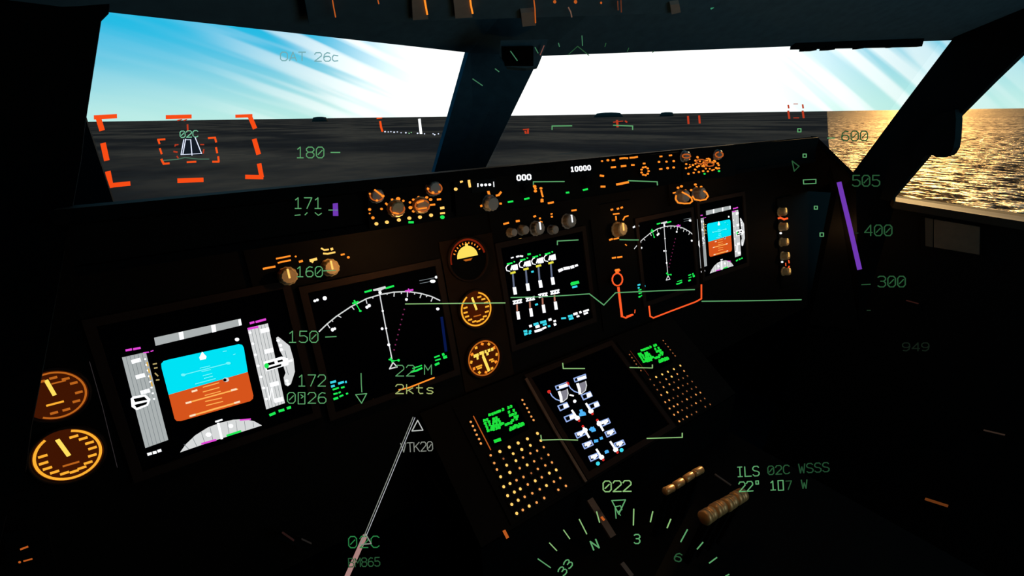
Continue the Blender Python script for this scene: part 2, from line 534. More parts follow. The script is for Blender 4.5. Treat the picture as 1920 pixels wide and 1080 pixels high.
pl, g = upright(789, 251)
MB().line(pl, [(786.5, 224), (788, 238), (789.5, 250)], 4.6, 0.0, 6.0).build('light_beacon', WHITEPOLE)
tag(bpy.data.objects['light_beacon'], 'tall white light beam standing beyond the windscreen pillar', 'beacon')
pl, g = upright(717, 247)
mb = MB(); mb.line(pl, [(713, 228), (714.5, 238), (717, 246)], 3.6, 0.0, 6.0); mb.line(pl, [(707, 222), (716, 221)], 2.0, 0, 6.0)
tag(mb.build('approach_marker', ORANGEPOLE), 'short orange marker at the start of the row of ground lights', 'marker')
for i, (x, y) in enumerate(((722, 247), (728, 247.5), (733, 247), (739, 248), (745, 247.5), (752, 249), (761, 249), (767, 250), (771, 248.5), (783, 250), (796, 251), (812, 251), (815, 252.5), (822, 251))):
    r = 1.2 + 0.5 * (i % 3 == 0)
    o = MB().dot(FIELD, x, y, r, r * 0.8, 0.3, 1.0, k=6).build('ground_light', glow('green_ground_light', 150, 220, 150, 1.0) if i in (7, 8) else LIGHTW)
    tag(o, '%s %s ground light in the row, counted from the orange marker' % (('first', 'second', 'third', 'fourth', 'fifth', 'sixth', 'seventh', 'eighth', 'ninth', 'tenth', 'eleventh', 'twelfth', 'thirteenth', 'last')[i], 'small green' if i in (7, 8) else 'small white'), 'light', 'row of ground lights')


def path_gate(label, dist, bars, th, mat, group='orange flight path gates'):
    """dashed rectangular gate hanging upright across the approach at a given distance ahead"""
    pl = Plane((0, dist, 0), (1, 0, 0), (0, 0, 1))
    pts = [pl.at(x, y) for b in bars for x, y in b[0]]
    c = sum(pts, Vector()) / len(pts); c.z = min(p.z for p in pts)
    t = thing('path_gate', label, 'gate', c, group)
    for b, f in bars:
        MB().line(pl, b, th * f, 0.0, dist * 0.004).build('bar', mat, t)


GATE = glow('orange_path_gate', 255, 78, 22, 1.0)
path_gate('largest dashed orange gate framing the runway ahead', 120.0, [
    ([(179, 220), (217, 218)], .8), ([(185, 222), (191, 242)], 1.0), ([(313, 219.5), (357, 218.5)], .75), ([(443, 218), (471, 217)], .6), ([(469, 220), (477, 239)], .8),
    ([(194, 271), (200, 298)], 1.0), ([(477, 263), (484, 287)], .85), ([(203, 324), (208, 349)], 1.0), ([(211, 347), (242, 344)], .8),
    ([(335, 338.5), (379, 337)], .8), ([(486, 309), (490, 330)], .8), ([(462, 331.5), (491, 332)], .75)], 10.0, GATE)
path_gate('middle-sized dashed orange gate around the runway', 330.0, [
    ([(296, 262), (309, 261)], 1.0), ([(297, 263), (299, 269)], 1.0), ([(391, 259), (403, 258)], 1.0), ([(403, 258), (405, 266)], 1.0), ([(300, 279), (303, 288)], 1.0),
    ([(405, 277), (407, 286)], 1.0), ([(303, 299), (307, 307)], 1.2), ([(307, 307), (317, 306)], 1.0), ([(409, 294), (410, 302)], 1.0), ([(399, 303), (410, 303)], 1.0), ([(351, 304), (367, 303)], .9)], 3.4, ORANGEPOLE)
path_gate('smallest faint orange gate close around the runway', 700.0, [
    ([(328, 274), (329, 271)], 1.0), ([(328, 272), (334, 271)], 1.0), ([(376, 271), (382, 271)], 1.0), ([(326, 284), (332, 285)], 1.4), ([(332, 293), (334, 296)], 1.2), ([(382, 280), (381, 287)], 1.0)], 2.0, ORANGEDIM)
path_gate('orange pointer hanging just above the runway numbers', 700.0, [([(351.5, 234), (352, 244)], 1.2), ([(333, 226), (341, 224)], .8), ([(345, 226), (350, 224)], .8)], 2.6, ORANGEDIM)
path_gate('tiny red gate on dark land beside the windscreen pillar', 2000.0, [([(981, 243), (990, 242)], 1.0), ([(984, 246), (985, 250)], 1.0), ([(989, 244), (989, 250)], 1.0)], 1.8, ORANGEDIM)
path_gate('small red gate under the first green bracket', 1600.0, [([(1156, 226), (1157, 238)], 1.3), ([(1150, 229), (1166, 227)], .8), ([(1172, 227), (1174, 229)], 1.0)], 1.8, ORANGEDIM)
path_gate('pair of faint red posts below the horizon left of the tall faint gate', 1500.0, [([(1289, 218), (1290, 232)], 1.0), ([(1310, 217), (1311, 231)], 1.0)], 1.8, ORANGEDIM)
path_gate('faint red gate straddling the horizon before the sea', 900.0, [([(1477, 197), (1478, 203)], .8), ([(1504, 196), (1505, 203)], .8), ([(1488, 195), (1494, 195)], .8), ([(1477, 208), (1479, 222)], 1.2), ([(1504, 208), (1506, 221)], 1.2), ([(1488, 221), (1496, 221)], 1.0)], 1.6, ORANGEDIM)

# ------------------------------------------------------------------ cockpit shell
mb = MB(); mb.box((-1.4, -1.9, -0.05), (1.4, 0.75, 0.0)); structure(tag(mb.build('floor', BLACK), 'black cockpit floor'))
mb = MB(); mb.box((-1.4, -1.95, 0.0), (1.4, -1.9, 2.2)); structure(tag(mb.build('wall_back', BLACK), 'black rear wall of the cockpit'))
mb = MB(); mb.box((-1.4, 0.70, 0.0), (1.4, 0.75, 1.02)); structure(tag(mb.build('wall_front', BLACK), 'black nose bulkhead beneath the windscreen'))

# left lining with the forward edge that closes the captain's windscreen
Y0 = Plane((0, 0.0, 0), (1, 0, 0), (0, 0, 1)); Y15 = Plane((0, -0.17, 0), (1, 0, 0), (0, 0, 1))
eL = [Y0.at(213, -60), Y0.at(204, 26), Y0.at(190, 40), Y0.at(161, 228), Y0.at(153, 300), Y15.at(82, 690), Y15.at(60, 800), Y15.at(50, 880), Y15.at(14, 960), Y15.at(-40, 1200)]
mb = MB()
for a, b in zip(eL[:-1], eL[1:]):
    oa = Vector((-1.4, a.y, a.z)); ob = Vector((-1.4, b.y, b.z))
    mb.prism([a, oa, ob, b], (0, -1, 0), 0.004)
top = Vector((-1.4, eL[0].y, 2.2))
mb.box((-1.45, -1.95, 0.0), (-1.4, 0.75, 2.2))
mb.prism([(-1.4, 0.75, 1.0), (-0.66, 0.75, 1.0), (-0.66, 0.75, 1.6), (-1.4, 0.75, 1.6)], (0, -1, 0), 0.02)
structure(tag(mb.build('wall_left', BLACK), 'black left lining and pillar beside the captain windscreen'))

# windscreen top edge, then the overhead lining
XC_L = Plane((-0.045, 0, 0), (0, -1, 0), (0, 0, 1)); XC_R = Plane((0.05, 0, 0), (0, -1, 0), (0, 0, 1))
e1 = Y0.at(150, 17); e2 = XC_L.at(880, 99); e3 = XC_R.at(1016, 105)
e4 = SIDE.at(1796, 75); e5 = SIDE.at(1990, 66)
roof_edge = [Vector((-1.4, e1.y - 0.3, e1.z)), e1, e2, e3, e4, Vector((1.4, -0.55, e4.z + 0.03))]
mb = MB()
for a, b in zip(roof_edge[:-1], roof_edge[1:]):
    back_a = Vector((a.x, -1.95, a.z + 0.4 * (a.y + 1.95))); back_b = Vector((b.x, -1.95, b.z + 0.4 * (b.y + 1.95)))
    n0 = (b - a).cross(back_a - a).normalized()
    mb.prism([a, b, back_b, back_a], (0, 0, 1), 0.05)
structure(tag(mb.build('ceiling', SHELL), 'dark overhead lining sloping up behind the windscreen'))

# centre pillar
XM = Plane((0, 0, 0), (0, -1, 0), (0, 0, 1))
tl, tr = XC_L.at(879, 98), XC_R.at(1014, 105); bl, br = XC_L.at(806, 345), XC_R.at(893, 345)
mb = MB()
cx = [(-0.045, 878, 92, 806, 348), (0.05, 1016, 98, 893, 348)]
ptsT = [XC_L.at(882, 86), XC_R.at(1020, 90)]; ptsB = [XC_L.at(806, 352), XC_R.at(892, 352)]
fwd = Vector((0, 0.05, 0.02))
mb.prism([ptsB[0], ptsB[1], ptsT[1], ptsT[0]], Vector((0, 0.75, 0.35)).normalized(), 0.012)
structure(tag(mb.build('trim_1', SHELL), 'thick dark slanting pillar between the two windscreens', None))

# right pillar and side wall with its window
mb = MB()
mb.poly(SIDE, [(1796, 74), (1700, 200), (1606, 326), (1600, 360), (1676, 374), (1748, 290), (1800, 222), (1870, 152), (1960, 66), (1960, 0), (1850, 0)], 0.0, 0.035)
structure(tag(mb.build('trim_2', BLACK), 'broad black pillar between the windscreen and the side window', None))
mb = MB()
mb.poly(SIDE, [(1803, 205), (1805, 222), (1803, 258), (1800, 276), (1793, 288), (1782, 293), (1768, 292), (1758, 287), (1748, 289), (1738, 300), (1720, 290), (1770, 215)], 0.025, 0.05)
tag(mb.build('grab_handle', BLACK), 'black rounded grab handle bulging from the right pillar', 'handle')

sill = SIDE.at(1678, 372); sz = sill.z
mb = MB()
mb.prism([(1.0, 0.0, 0.0), (1.0, -1.95, 0.0), (1.0, -1.95, sz - 0.06), (1.0, -0.42, sz - 0.012), (1.0, sill.y, sz), (1.0, -0.10, sz + 0.02)], (1, 0, 0), 0.05)
mb.box((1.4, -0.3, 0.0), (1.45, 0.75, 0.72))
mb.prism([(1.0, -0.72, sz - 0.03), (1.0, -1.95, sz - 0.07), (1.0, -1.95, 2.2), (1.0, -0.72, 2.2)], (1, 0, 0), 0.05)
structure(tag(mb.build('wall_right', BLACK), 'black side wall below the right-hand side window'))
sill_top = MB(); sill_top.prism([(1.0, sill.y + 0.01, sz + 0.004), (1.0, -0.72, sz - 0.028), (0.965, -0.72, sz - 0.032), (0.965, sill.y - 0.01, sz - 0.002)], (0, 0, -1), 0.018)
structure(tag(sill_top.build('trim_3', plastic('dull_sill', (0.010, 0.008, 0.005), 0.6, 0.2, grain=0.3)), 'dull brown sill beneath the side window'))
SIDEF = Plane((0.995, 0, 1.0), (0, -1, 0), (0, 0, 1))
t = thing('chart_holder', 'dim grey rectangular chart holder on the side wall under the side window', 'holder', SIDEF.at(1785, 476))
MB().poly(SIDEF, [(1728, 405), (1842, 424), (1842, 482), (1728, 466)], 0.0, 0.006).build('backing', BLACK, t)
MB().poly(SIDEF, [(1752, 411), (1838, 425), (1837, 477), (1752, 463)], 0.006, 0.004).build('card', CARD, t)
MB().poly(SIDEF, [(1735, 408), (1750, 410.5), (1750, 463), (1736, 461)], 0.006, 0.003).build('clip', plastic('dark_clip', (0.05, 0.045, 0.036), 0.7, 0.1), t)

# glass panes
def glass_material():
    mt = bpy.data.materials.new('windscreen_glass'); mt.use_nodes = True
    t = NT(mt.node_tree)
    a = t.n('ShaderNodeBsdfTransparent'); a.inputs[0].default_value = (0.975, 0.985, 0.985, 1)
    b = t.n('ShaderNodeBsdfGlossy'); b.inputs['Roughness'].default_value = 0.02; b.inputs[0].default_value = (0.6, 0.65, 0.65, 1)
    mx = t.n('ShaderNodeMixShader'); mx.inputs[0].default_value = 0.006
    t.link(a.outputs[0], mx.inputs[1]); t.link(b.outputs[0], mx.inputs[2])
    o = t.n('ShaderNodeOutputMaterial'); t.link(mx.outputs[0], o.inputs[0])
    return mt


GLASS = glass_material()


def pane(name, label, corners, thick=0.006):
    mb = MB(); n = (corners[1] - corners[0]).cross(corners[3] - corners[0]).normalized()
    mb.prism(corners, n, thick)
    o = mb.build(name, GLASS); structure(o); tag(o, label)
    return o


pane('window_1', 'captain windscreen pane left of the thick pillar', [Vector((-0.66, 0.13, 1.06)), ptsB[0] + Vector((-0.002, 0, 0)), e2 + Vector((-0.002, 0.0, 0.015)), Vector((-0.60, 0.0, 1.335))])
pane('window_2', 'wide windscreen pane between the two pillars', [ptsB[1] + Vector((0.004, 0, 0)), Vector((1.008, -0.03, 1.0)), Vector((1.008, -0.2, 1.39)), e3 + Vector((0.004, 0, 0.015))])
pane('window_3', 'side window pane at the right edge beyond the broad pillar', [Vector((1.012, -0.16, sz)), Vector((1.012, -0.72, sz - 0.03)), Vector((1.012, -0.72, 1.5)), Vector((1.012, -0.3, 1.5))])

# visor rail under the brow of the right windscreen
t = thing('visor_rail', 'black sun visor rail under the brow of the wide windscreen', 'rail', e3.lerp(e4, 0.7))
ed = (e4 - e3)
def on_edge(x):     # position along the brow under a frame column
    d = RT * ((x - 960.0) / F_PX) + FW; nn = d.cross(UP)
    k = (EYE - e3).dot(nn) / ed.dot(nn)
    return e3 + ed * k
ra, rb = on_edge(1482), on_edge(1721)
hr = Vector((0, 0, 1))
mb = MB(); mb.prism([ra + hr * 0.02, rb + hr * 0.02, rb - hr * 0.011, ra - hr * 0.006], (-0.33, -0.94, 0), 0.012); mb.build('rail', BLACK, t)
for x in (1500, 1512, 1538, 1546, 1600, 1662):
    q = on_edge(x); mb = MB(); mb.prism([q - hr * 0.004, q + ed.normalized() * 0.012 - hr * 0.004, q + ed.normalized() * 0.012 - hr * 0.0105, q - hr * 0.0105], (-0.33, -0.94, 0), 0.016); mb.build('clip', BLACK, t)

# magnetic compass at the head of the centre pillar
XK = Plane((0.02, 0.02, 1.3), (0.82, -0.57, 0), (0, 0, 1))
t = thing('magnetic_compass', 'dark standby compass box at the head of the centre pillar', 'compass', XK.at(1000, 132))
MB().poly(XK, [(940, 84), (1024, 82), (1016, 104), (1006, 129), (985, 133), (950, 130), (938, 110)], 0.0, 0.045).build('housing', SHELL, t)
MB().poly(XK, [(944, 88), (1000, 87), (1000, 124), (946, 124)], 0.045, 0.004).build('face_plate', BLACK, t)
MB().line(XK, [(1020, 86), (1013, 103)], 1.6, 0.05, 0.002).build('edge_light', glow('dim_red_edge', 150, 96, 84, 0.6), t)

# ------------------------------------------------------------------ glareshield
lipz = 1.149
lipL = Vector((-0.61, -0.083, lipz)); lipR = Vector((0.78, -0.06, lipz))
t = thing('glareshield', 'long black glareshield running under both windscreens', 'glareshield', (0, -0.07, 1.085))
mb = MB()
fl, fr = Vector((-0.64, 0.68, 0.98)), Vector((0.95, 0.5, 0.98))
mb.prism([lipL, lipR, fr, fl], Vector((0, 0, -1)), 0.012)
mb.build('top_cover', BLACK, t)
mb = MB(); mb.prism([(-0.61, -0.066, 1.089), (0.78, -0.066, 1.089), (0.78, -0.066, 1.147), (-0.61, -0.066, 1.147)], (0, 1, 0), 0.02); mb.build('face', PANEL, t)
mb = MB(); mb.prism([(-0.61, -0.07, 1.089), (0.78, -0.07, 1.089), (0.78, 0.06, 1.110), (-0.61, 0.06, 1.110)], (0, 0, 1), 0.008); mb.build('underside', BLACK, t)
mb = MB(); mb.prism([lipR, (0.90, -0.12, 1.052), (1.0, -0.19, 0.985), (1.0, -0.19, 0.60), (0.945, -0.08, 0.60), (0.935, -0.075, 1.0), (0.86, -0.068, 1.085)], Vector((0.45, 0.89, 0)), 0.02)
mb.prism([lipR, (0.90, -0.12, 1.052), (1.0, -0.10, 1.0), (0.95, 0.5, 0.98)], (0, 0, -1), 0.012)
mb.build('end_cheek', BLACK, t)

# ------------------------------------------------------------------ main instrument panel
t = thing('instrument_panel', 'wide black main instrument panel carrying the displays and gauges', 'panel', (0, -0.05, 0.66))
PANEL_THING = t
mb = MB(); mb.rect(MAIN, -0.95, 0.975, -0.26, 0.205, -0.02, 0.0); mb.rect(MAIN, 0.97, 1.14, -0.26, 0.095, -0.019, -0.001); mb.build('board', PANEL, t)
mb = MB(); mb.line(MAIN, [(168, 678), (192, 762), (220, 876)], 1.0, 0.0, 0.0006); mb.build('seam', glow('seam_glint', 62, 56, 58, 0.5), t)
mb = MB(); mb.rect(MAIN, -0.215, -0.118, -0.115, 0.135, 0.0, 0.003); mb.build('standby_mount', plastic('standby_mount_brown', (0.016, 0.009, 0.005), 0.7, 0.04, grain=0.3), t)
mb = MB(); mb.line(MAIN, [(748, 731), (766, 727), (814, 708)], 2.4, 0.0064); mb.build('legend_line', AMBER, t)
mb = MB(); mb.line(MAIN, [(1216, 567), (1217.5, 580), (1219, 593), (1225, 596), (1256, 584), (1304, 566), (1315, 560), (1315, 534)], 2.6, 0.001); mb.build('legend_line', REDOR, t)


def du_frame(pl, t, u0, u1, v0, v1, back=BEZEL):
    mb = MB(); mb.ring(pl, u0, u1, v0, v1, 0.0095, 0.0, 0.006); mb.build('bezel', back, t)
    mb = MB(); mb.rect(pl, u0 + 0.008, u1 - 0.008, v0 + 0.008, v1 - 0.008, 0.0005, 0.003); mb.build('screen', SCREEN, t)


W = 0.0034        # height of screen graphics above the panel


def build_pfd(S, t):
    z = Z(200, 560, 3.375)
    q = lambda *p: [z(*a) for a in p]
    MB().poly(S, q((300, 247), (848, 126), (856, 168), (310, 298)), W).build('heading_strip', TAPE, t)
    for a in ((455, 213, 483, 207, 490, 255, 463, 262), (660, 168, 688, 163, 694, 208, 668, 215), (832, 132, 848, 128, 854, 166, 838, 170)):
        MB().poly(S, q(a[0:2], a[2:4], a[4:6], a[6:8]), W + .0004).build('heading_mark', WHITE, t)
    tp = MB().poly(S, q((97, 372), (248, 338), (390, 893), (245, 945)), W).build('speed_tape', TAPE, t)
    mb = MB()
    for k in range(1, 6):
        f = k / 6.0
        mb.line(S, q((97 + 151 * f, 372 - 34 * f), (245 + 145 * f, 945 - 52 * f)), 0.7, W + .0004)
    mb.build('tape_line', TAPE_DK, tp)
    mb = MB()
    for x, y in ((185, 393), (212, 490), (243, 588)):
        mb.poly(S, q((x - 32, y - 4), (x + 26, y - 20), (x + 34, y + 4), (x - 24, y + 20)), W + .0004)
    for k in range(8):
        mb.dot(S, *z(244 + 8 * k, 382 + 36 * k), 2.2, 1.8, W + .0004)
    mb.build('speed_number', WHITE, tp)
    mb = MB()
    for k in range(4):
        mb.dash(S, *z(255 + 9 * k, 400 + 42 * k), *z(262 + 9 * k, 428 + 42 * k), 2.6, W + .0008)
    mb.build('amber_band', glow('pfd_amber', 226, 176, 70, 1.0), tp)
    pent = [(152, 632), (168, 618), (245, 606), (278, 636), (262, 676), (190, 706), (158, 684)]
    r = MB().poly(S, q(*pent), W + .0006).build('speed_readout', WHITE, t)
    MB().poly(S, q((170, 634), (238, 620), (258, 640), (180, 654)), W + .0011).poly(S, q((176, 672), (258, 652), (252, 668), (190, 690)), W + .0011).build('readout_window', INK, r)
    mb = MB()
    for a in ((120, 328, 160, 320), (168, 320, 215, 311), (232, 342, 268, 338), (278, 334, 296, 328), (905, 156, 935, 148), (942, 148, 1008, 130), (892, 192, 960, 178)):
        MB().dash(S, *z(a[0], a[1]), *z(a[2], a[3]), 4.0 if a[0] not in (278, 232) else 2.0, W + .0008).build('magenta_digits', MAGENTA, t)
    mb = MB()
    for a in ((292, 415, 318, 410), (300, 440, 322, 436), (305, 470, 326, 490), (312, 515, 334, 512)):
        mb.dash(S, *z(a[0], a[1]), *z(a[2], a[3]), 2.4, W)
    mb.build('speed_flag', glow('pfd_flag', 190, 170, 110, .9), t)
    mb = MB()
    for a in ((258, 986, 286, 978), (292, 976, 316, 970), (322, 966, 346, 958)):
        mb.dash(S, *z(a[0], a[1]), *z(a[2], a[3]), 5.0, W)
    mb.build('mach_digits', WHITE, t)
    sky = MB().poly(S, q((392, 608), (348, 440), (345, 412), (360, 395), (390, 386), (835, 288), (858, 292), (868, 312), (893, 463)), W).build('attitude_sky', CYANSKY, t)
    mb = MB()
    mb.line(S, q((485, 482), (770, 408)), 1.4, W + .0004); mb.dot(S, *z(485, 482), 4.4, 2.6, W + .0004); mb.dot(S, *z(770, 408), 4.6, 2.6, W + .0004)
    for a in ((590, 440, 655, 425), (600, 462, 660, 448), (608, 488, 668, 472), (615, 505, 672, 490), (735, 335, 760, 330), (800, 355, 815, 350), (560, 540, 690, 505)):
        mb.dash(S, *z(a[0], a[1]), *z(a[2], a[3]), 1.2, W + .0004)
    mb.build('pitch_mark', CYANPALE, sky)
    MB().poly(S, q((586, 372), (604, 335), (632, 366), (628, 382), (592, 388)), W + .0004).build('bank_pointer', WHITE, sky)
    gr = MB().poly(S, q((392, 608), (893, 463), (928, 612), (926, 632), (908, 648), (470, 774), (444, 774), (430, 760)), W).build('attitude_ground', EARTH, t)
    mb = MB()
    for a, th in (((505, 660, 828, 572), 2.4), ((525, 744, 842, 652), 2.8), ((610, 560, 710, 532), 1.6), ((610, 590, 712, 562), 1.6), ((622, 612, 720, 586), 1.4), ((625, 650, 728, 628), 1.6), ((630, 676, 735, 650), 1.6), ((650, 704, 720, 684), 1.4)):
        mb.line(S, q(a[0:2], a[2:4]), th, W + .0004)
    mb.build('pitch_mark', EARTHLINE, gr)
    for x, y in ((518, 657), (805, 576), (545, 738), (825, 656), (556, 583)):
        MB().dash(S, *z(x - 18, y + 5), *z(x + 18, y - 5), 3.4, W + .0006).build('ladder_end', glow('ladder_end_white', 255, 226, 190, 1.0), gr)
    r = MB().dot(S, *z(755, 513), 6.0, 4.2, W + .0008).build('flight_path_dot', OFFWHITE, gr)
    MB().dot(S, *z(748, 514), 3.4, 3.0, W + .0014).build('dot_centre', INK, gr)
    MB().dot(S, *z(825, 258), 4.4, 3.4, W).build('slip_dot', WHITE, t)
    at_ = MB().poly(S, q((890, 186), (1020, 156), (1128, 660), (1010, 700)), W).build('altitude_tape', OFFWHITE, t)
    mb = MB()
    for k in range(1, 6):
        f = k / 6.0
        mb.line(S, q((890 + 130 * f, 186 - 30 * f), (1010 + 118 * f, 700 - 40 * f)), 0.7, W + .0003)
    mb.build('tape_line', TAPE_DK, at_)
    mb = MB()
    for x, y in ((1000, 200), (1026, 330), (1060, 540), (1088, 640)):
        mb.poly(S, q((x - 30, y - 6), (x + 26, y - 20), (x + 32, y + 6), (x - 24, y + 20)), W + .0005)
    for k in range(7):
        mb.dot(S, *z(908 + 17 * k, 215 + 70 * k), 3.0, 2.4, W + .0004)
    mb.line(S, q((1015, 560), (1030, 640), (1045, 560), (1060, 650)), 1.6, W + .0004)
    mb.build('altitude_number', WHITE, at_)
    r = MB().poly(S, q((992, 400), (1108, 366), (1148, 378), (1150, 418), (1010, 460)), W + .0007).build('altitude_readout', WHITE, t)
    MB().poly(S, q((1004, 412), (1060, 396), (1064, 412), (1008, 428)), W + .0012).poly(S, q((1012, 440), (1106, 412), (1104, 426), (1016, 452)), W + .0012).poly(S, q((1080, 392), (1112, 384), (1116, 396), (1084, 404)), W + .0012).build('readout_window', INK, r)
    MB().dot(S, *z(1012, 424), 4.5, 5.0, W + .0016).build('green_digit', GREEN, r)
    vs = MB().poly(S, q((1072, 248), (1084, 240), (1096, 248), (1158, 298), (1182, 380), (1191, 462), (1166, 540), (1146, 554), (1128, 545), (1120, 500), (1132, 470), (1120, 432), (1124, 380), (1096, 330)), W).build('vertical_speed_scale', OFFWHITE, t)
    mb = MB()
    for x, y in ((1085, 265), (1100, 295), (1105, 322), (1140, 520), (1148, 540)):
        mb.dot(S, *z(x, y), 3.4, 2.8, W + .0004)
    mb.line(S, q((1120, 405), (1172, 390)), 4.0, W + .0004)
    mb.build('scale_mark', WHITE, vs)
    MB().line(S, q((1128, 330), (1140, 380)), 1.0, W + .0005).line(S, q((1135, 430), (1150, 480)), 1.0, W + .0005).build('scale_line', TAPE_DK, vs)
    arc = MB().poly(S, q((465, 972), (500, 922), (560, 865), (640, 815), (720, 785), (800, 766), (870, 762), (935, 776), (982, 802), (800, 860), (640, 912)), W).build('compass_arc', OFFWHITE, t)
    mb = MB()
    for k in range(9):
        f = k / 8.0; x0 = 520 + 410 * f; y0 = 952 - 140 * f
        mb.line(S, q((x0, y0), (x0 - 30 + 26 * f, y0 - 30 - 60 * math.sin(3.14 * f))), 0.8, W + .0004)
    mb.build('arc_line', TAPE_DK, arc)
    MB().line(S, q((706, 790), (728, 884)), 4.6, W + .0006).dot(S, *z(645, 860), 6, 4, W + .0006).dot(S, *z(785, 805), 5, 4, W + .0006).line(S, q((690, 778), (730, 766)), 3.0, W + .0006).build('heading_pointer', WHITE, arc)
    MB().line(S, q((602, 918), (690, 893)), 3.4, W + .0006).line(S, q((845, 768), (910, 762)), 2.6, W + .0006).build('magenta_bug', MAGENTA, arc)
    MB().line(S, q((762, 866), (848, 838)), 3.6, W + .0006).build('green_band', GREEN, arc)
    mb = MB()
    for a in ((1030, 738, 1068, 722), (1088, 712, 1124, 702), (1140, 694, 1166, 686)):
        mb.dash(S, *z(a[0], a[1]), *z(a[2], a[3]), 4.6, W)
    mb.build('pressure_digits', GREEN, t)


def build_nd(S, t, full=True):
    z = Z(560, 480, 3.376)
    q = lambda *p: [z(*a) for a in p]
    arc = MB().line(S, q((130, 478), (180, 430), (240, 381), (330, 321), (430, 270), (520, 243), (600, 229), (690, 225), (770, 236), (840, 256), (893, 281)), 2.2, W).build('heading_arc', OFFWHITE, t)
    mb = MB()
    for a in ((180, 430, 197, 455), (208, 404, 216, 414), (248, 378, 268, 388), (335, 320, 350, 338), (425, 272, 432, 300), (468, 258, 470, 268), (558, 234, 560, 244), (605, 232, 603, 256), (650, 228, 650, 238), (688, 228, 688, 258), (735, 232, 733, 242), (777, 240, 768, 264), (815, 248, 808, 258), (848, 262, 838, 286)):
        mb.line(S, q(a[0:2], a[2:4]), 1.7, W + .0002)
    mb.build('arc_tick', OFFWHITE, arc)
    ln = MB().line(S, q((512, 238), (552, 458), (590, 650)), 2.0, W + .0002).build('track_line', OFFWHITE, t)
    mb = MB()
    for x, y, r in ((532, 348, 2.0), (553, 458, 2.0), (570, 562, 2.8), (528, 460, 2.6), (515, 232, 3.0)):
        mb.dot(S, *z(x, y), r, r, W + .0004)
    mb.build('range_dot', WHITE, ln)
    MB().poly(S, q((470, 212), (548, 190), (552, 204), (528, 214), (512, 228), (498, 218), (474, 222)), W + .0002).build('heading_box', OFFWHITE, t)
    MB().line(S, q((420, 228), (460, 217)), 3.4, W).line(S, q((552, 204), (600, 190)), 3.4, W).build('heading_flag', GREEN, t)
    mb = MB()
    for x, y, r, ry in ((102, 284, 2.8, 2.6), (118, 278, 2.8, 2.6), (165, 267, 4.0, 4.0), (870, 134, 2.6, 2.6), (848, 160, 5.4, 3.2), (432, 324, 3.0, 3.0), (446, 314, 3.2, 3.2), (214, 466, 3.2, 3.6), (228, 460, 2.6, 2.6), (880, 335, 3.2, 2.8), (682, 275, 2.6, 2.8)):
        mb.dot(S, *z(x, y), r, ry, W)
    mb.build('white_digits', WHITE, t)
    MB().line(S, q((765, 156), (858, 138)), 1.0, W).line(S, q((768, 174), (830, 162)), 1.0, W).build('title_line', TAPE_DK, t)
    MB().line(S, q((342, 300), (376, 290)), 3.0, W + .0004).line(S, q((352, 282), (366, 308)), 3.0, W + .0004).line(S, q((366, 308), (388, 346)), 1.6, W).dot(S, *z(390, 348), 2.6, 2.0, W).build('bearing_pointer', GREEN, t)
    MB().line(S, q((676, 222), (722, 214)), 3.0, W + .0004).line(S, q((695, 208), (700, 232)), 2.0, W + .0004).build('course_bug', MAGENTA, t)
    mb = MB()
    for k in range(9):
        mb.dot(S, *z(668 - 8 * k, 338 + 32 * k), 1.4, 1.4, W)
    mb.build('course_dots', DARKMAG, t)
    MB().line(S, q((575, 714), (597, 674), (623, 702)), 2.2, W + .0004, close=True).build('aircraft_symbol', OFFWHITE, t)
    MB().line(S, q((572, 655), (604, 664)), 2.6, W + .0006).line(S, q((582, 645), (592, 672)), 2.6, W + .0006).line(S, q((600, 664), (624, 660)), 1.4, W + .0006).dot(S, *z(632, 660), 2.4, 2.4, W + .0006).build('position_cross', GREEN, t)
    mb = MB()
    for a, th in (((858, 642, 892, 630), 2.6), ((864, 662, 898, 651), 2.4), ((862, 690, 890, 677), 4.0), ((908, 626, 922, 620), 4.6), ((915, 644, 938, 636), 5.0), ((710, 734, 745, 726), 3.2), ((720, 712, 780, 692), 2.0), ((745, 726, 782, 708), 3.4)):
        mb.dash(S, *z(a[0], a[1]), *z(a[2], a[3]), th, W)
    for r0, r1 in (((215, 846), (254, 834)), ((268, 834), (290, 828)), ((220, 875), (246, 868)), ((252, 866), (266, 861)), ((220, 906), (250, 897)), ((258, 890), (282, 880)), ((300, 874), (312, 868))):
        mb.dash(S, *z(*r0), *z(*r1), 4.0 if r0[1] > 890 else 3.0, W)
    mb.build('green_digits', GREEN, t)
    mb = MB()
    for a in ((200, 802, 236, 792), (250, 808, 286, 796), (294, 798, 304, 796), (205, 827, 228, 820)):
        mb.dash(S, *z(a[0], a[1]), *z(a[2], a[3]), 4.0, W)
    mb.build('cyan_digits', CYAN, t)
    if full:
        MB().line(S, q((905, 390), (932, 600)), 5.0, W).build('blue_edge_bar', DIMBLUE, t)


t = thing('display_unit', 'large flight display with cyan and orange attitude box nearest the amber gauges', 'display', MAIN.uv(-0.535, -0.068), 'main panel screens')
du_frame(MAIN, t, -0.637, -0.433, -0.070, 0.122); build_pfd(MAIN, t)
pfd_src = [(301.3, 678.5), (456, 644.4), (475.6, 749.6), (328, 791), (228.7, 670.2), (272.6, 840), (463.7, 614.8), (499.3, 767.4)]
pfd_dst = [(1326, 419.8), (1369, 411.7), (1371.8, 471), (1330, 481.6), (1307, 411.2), (1313.5, 502.6), (1372.5, 395.5), (1378.8, 482.3)]
t = thing('display_unit', 'small far flight display with cyan and orange box by the column of tan knobs', 'display', MAIN.uv(0.535, -0.068), 'main panel screens')
du_frame(MAIN, t, 0.438, 0.640, -0.070, 0.122); build_pfd(Warp(MAIN, pfd_src, pfd_dst, W), t)
t = thing('display_unit', 'large map display with white arc beside the stacked amber gauges', 'display', MAIN.uv(-0.32, -0.078), 'main panel screens')
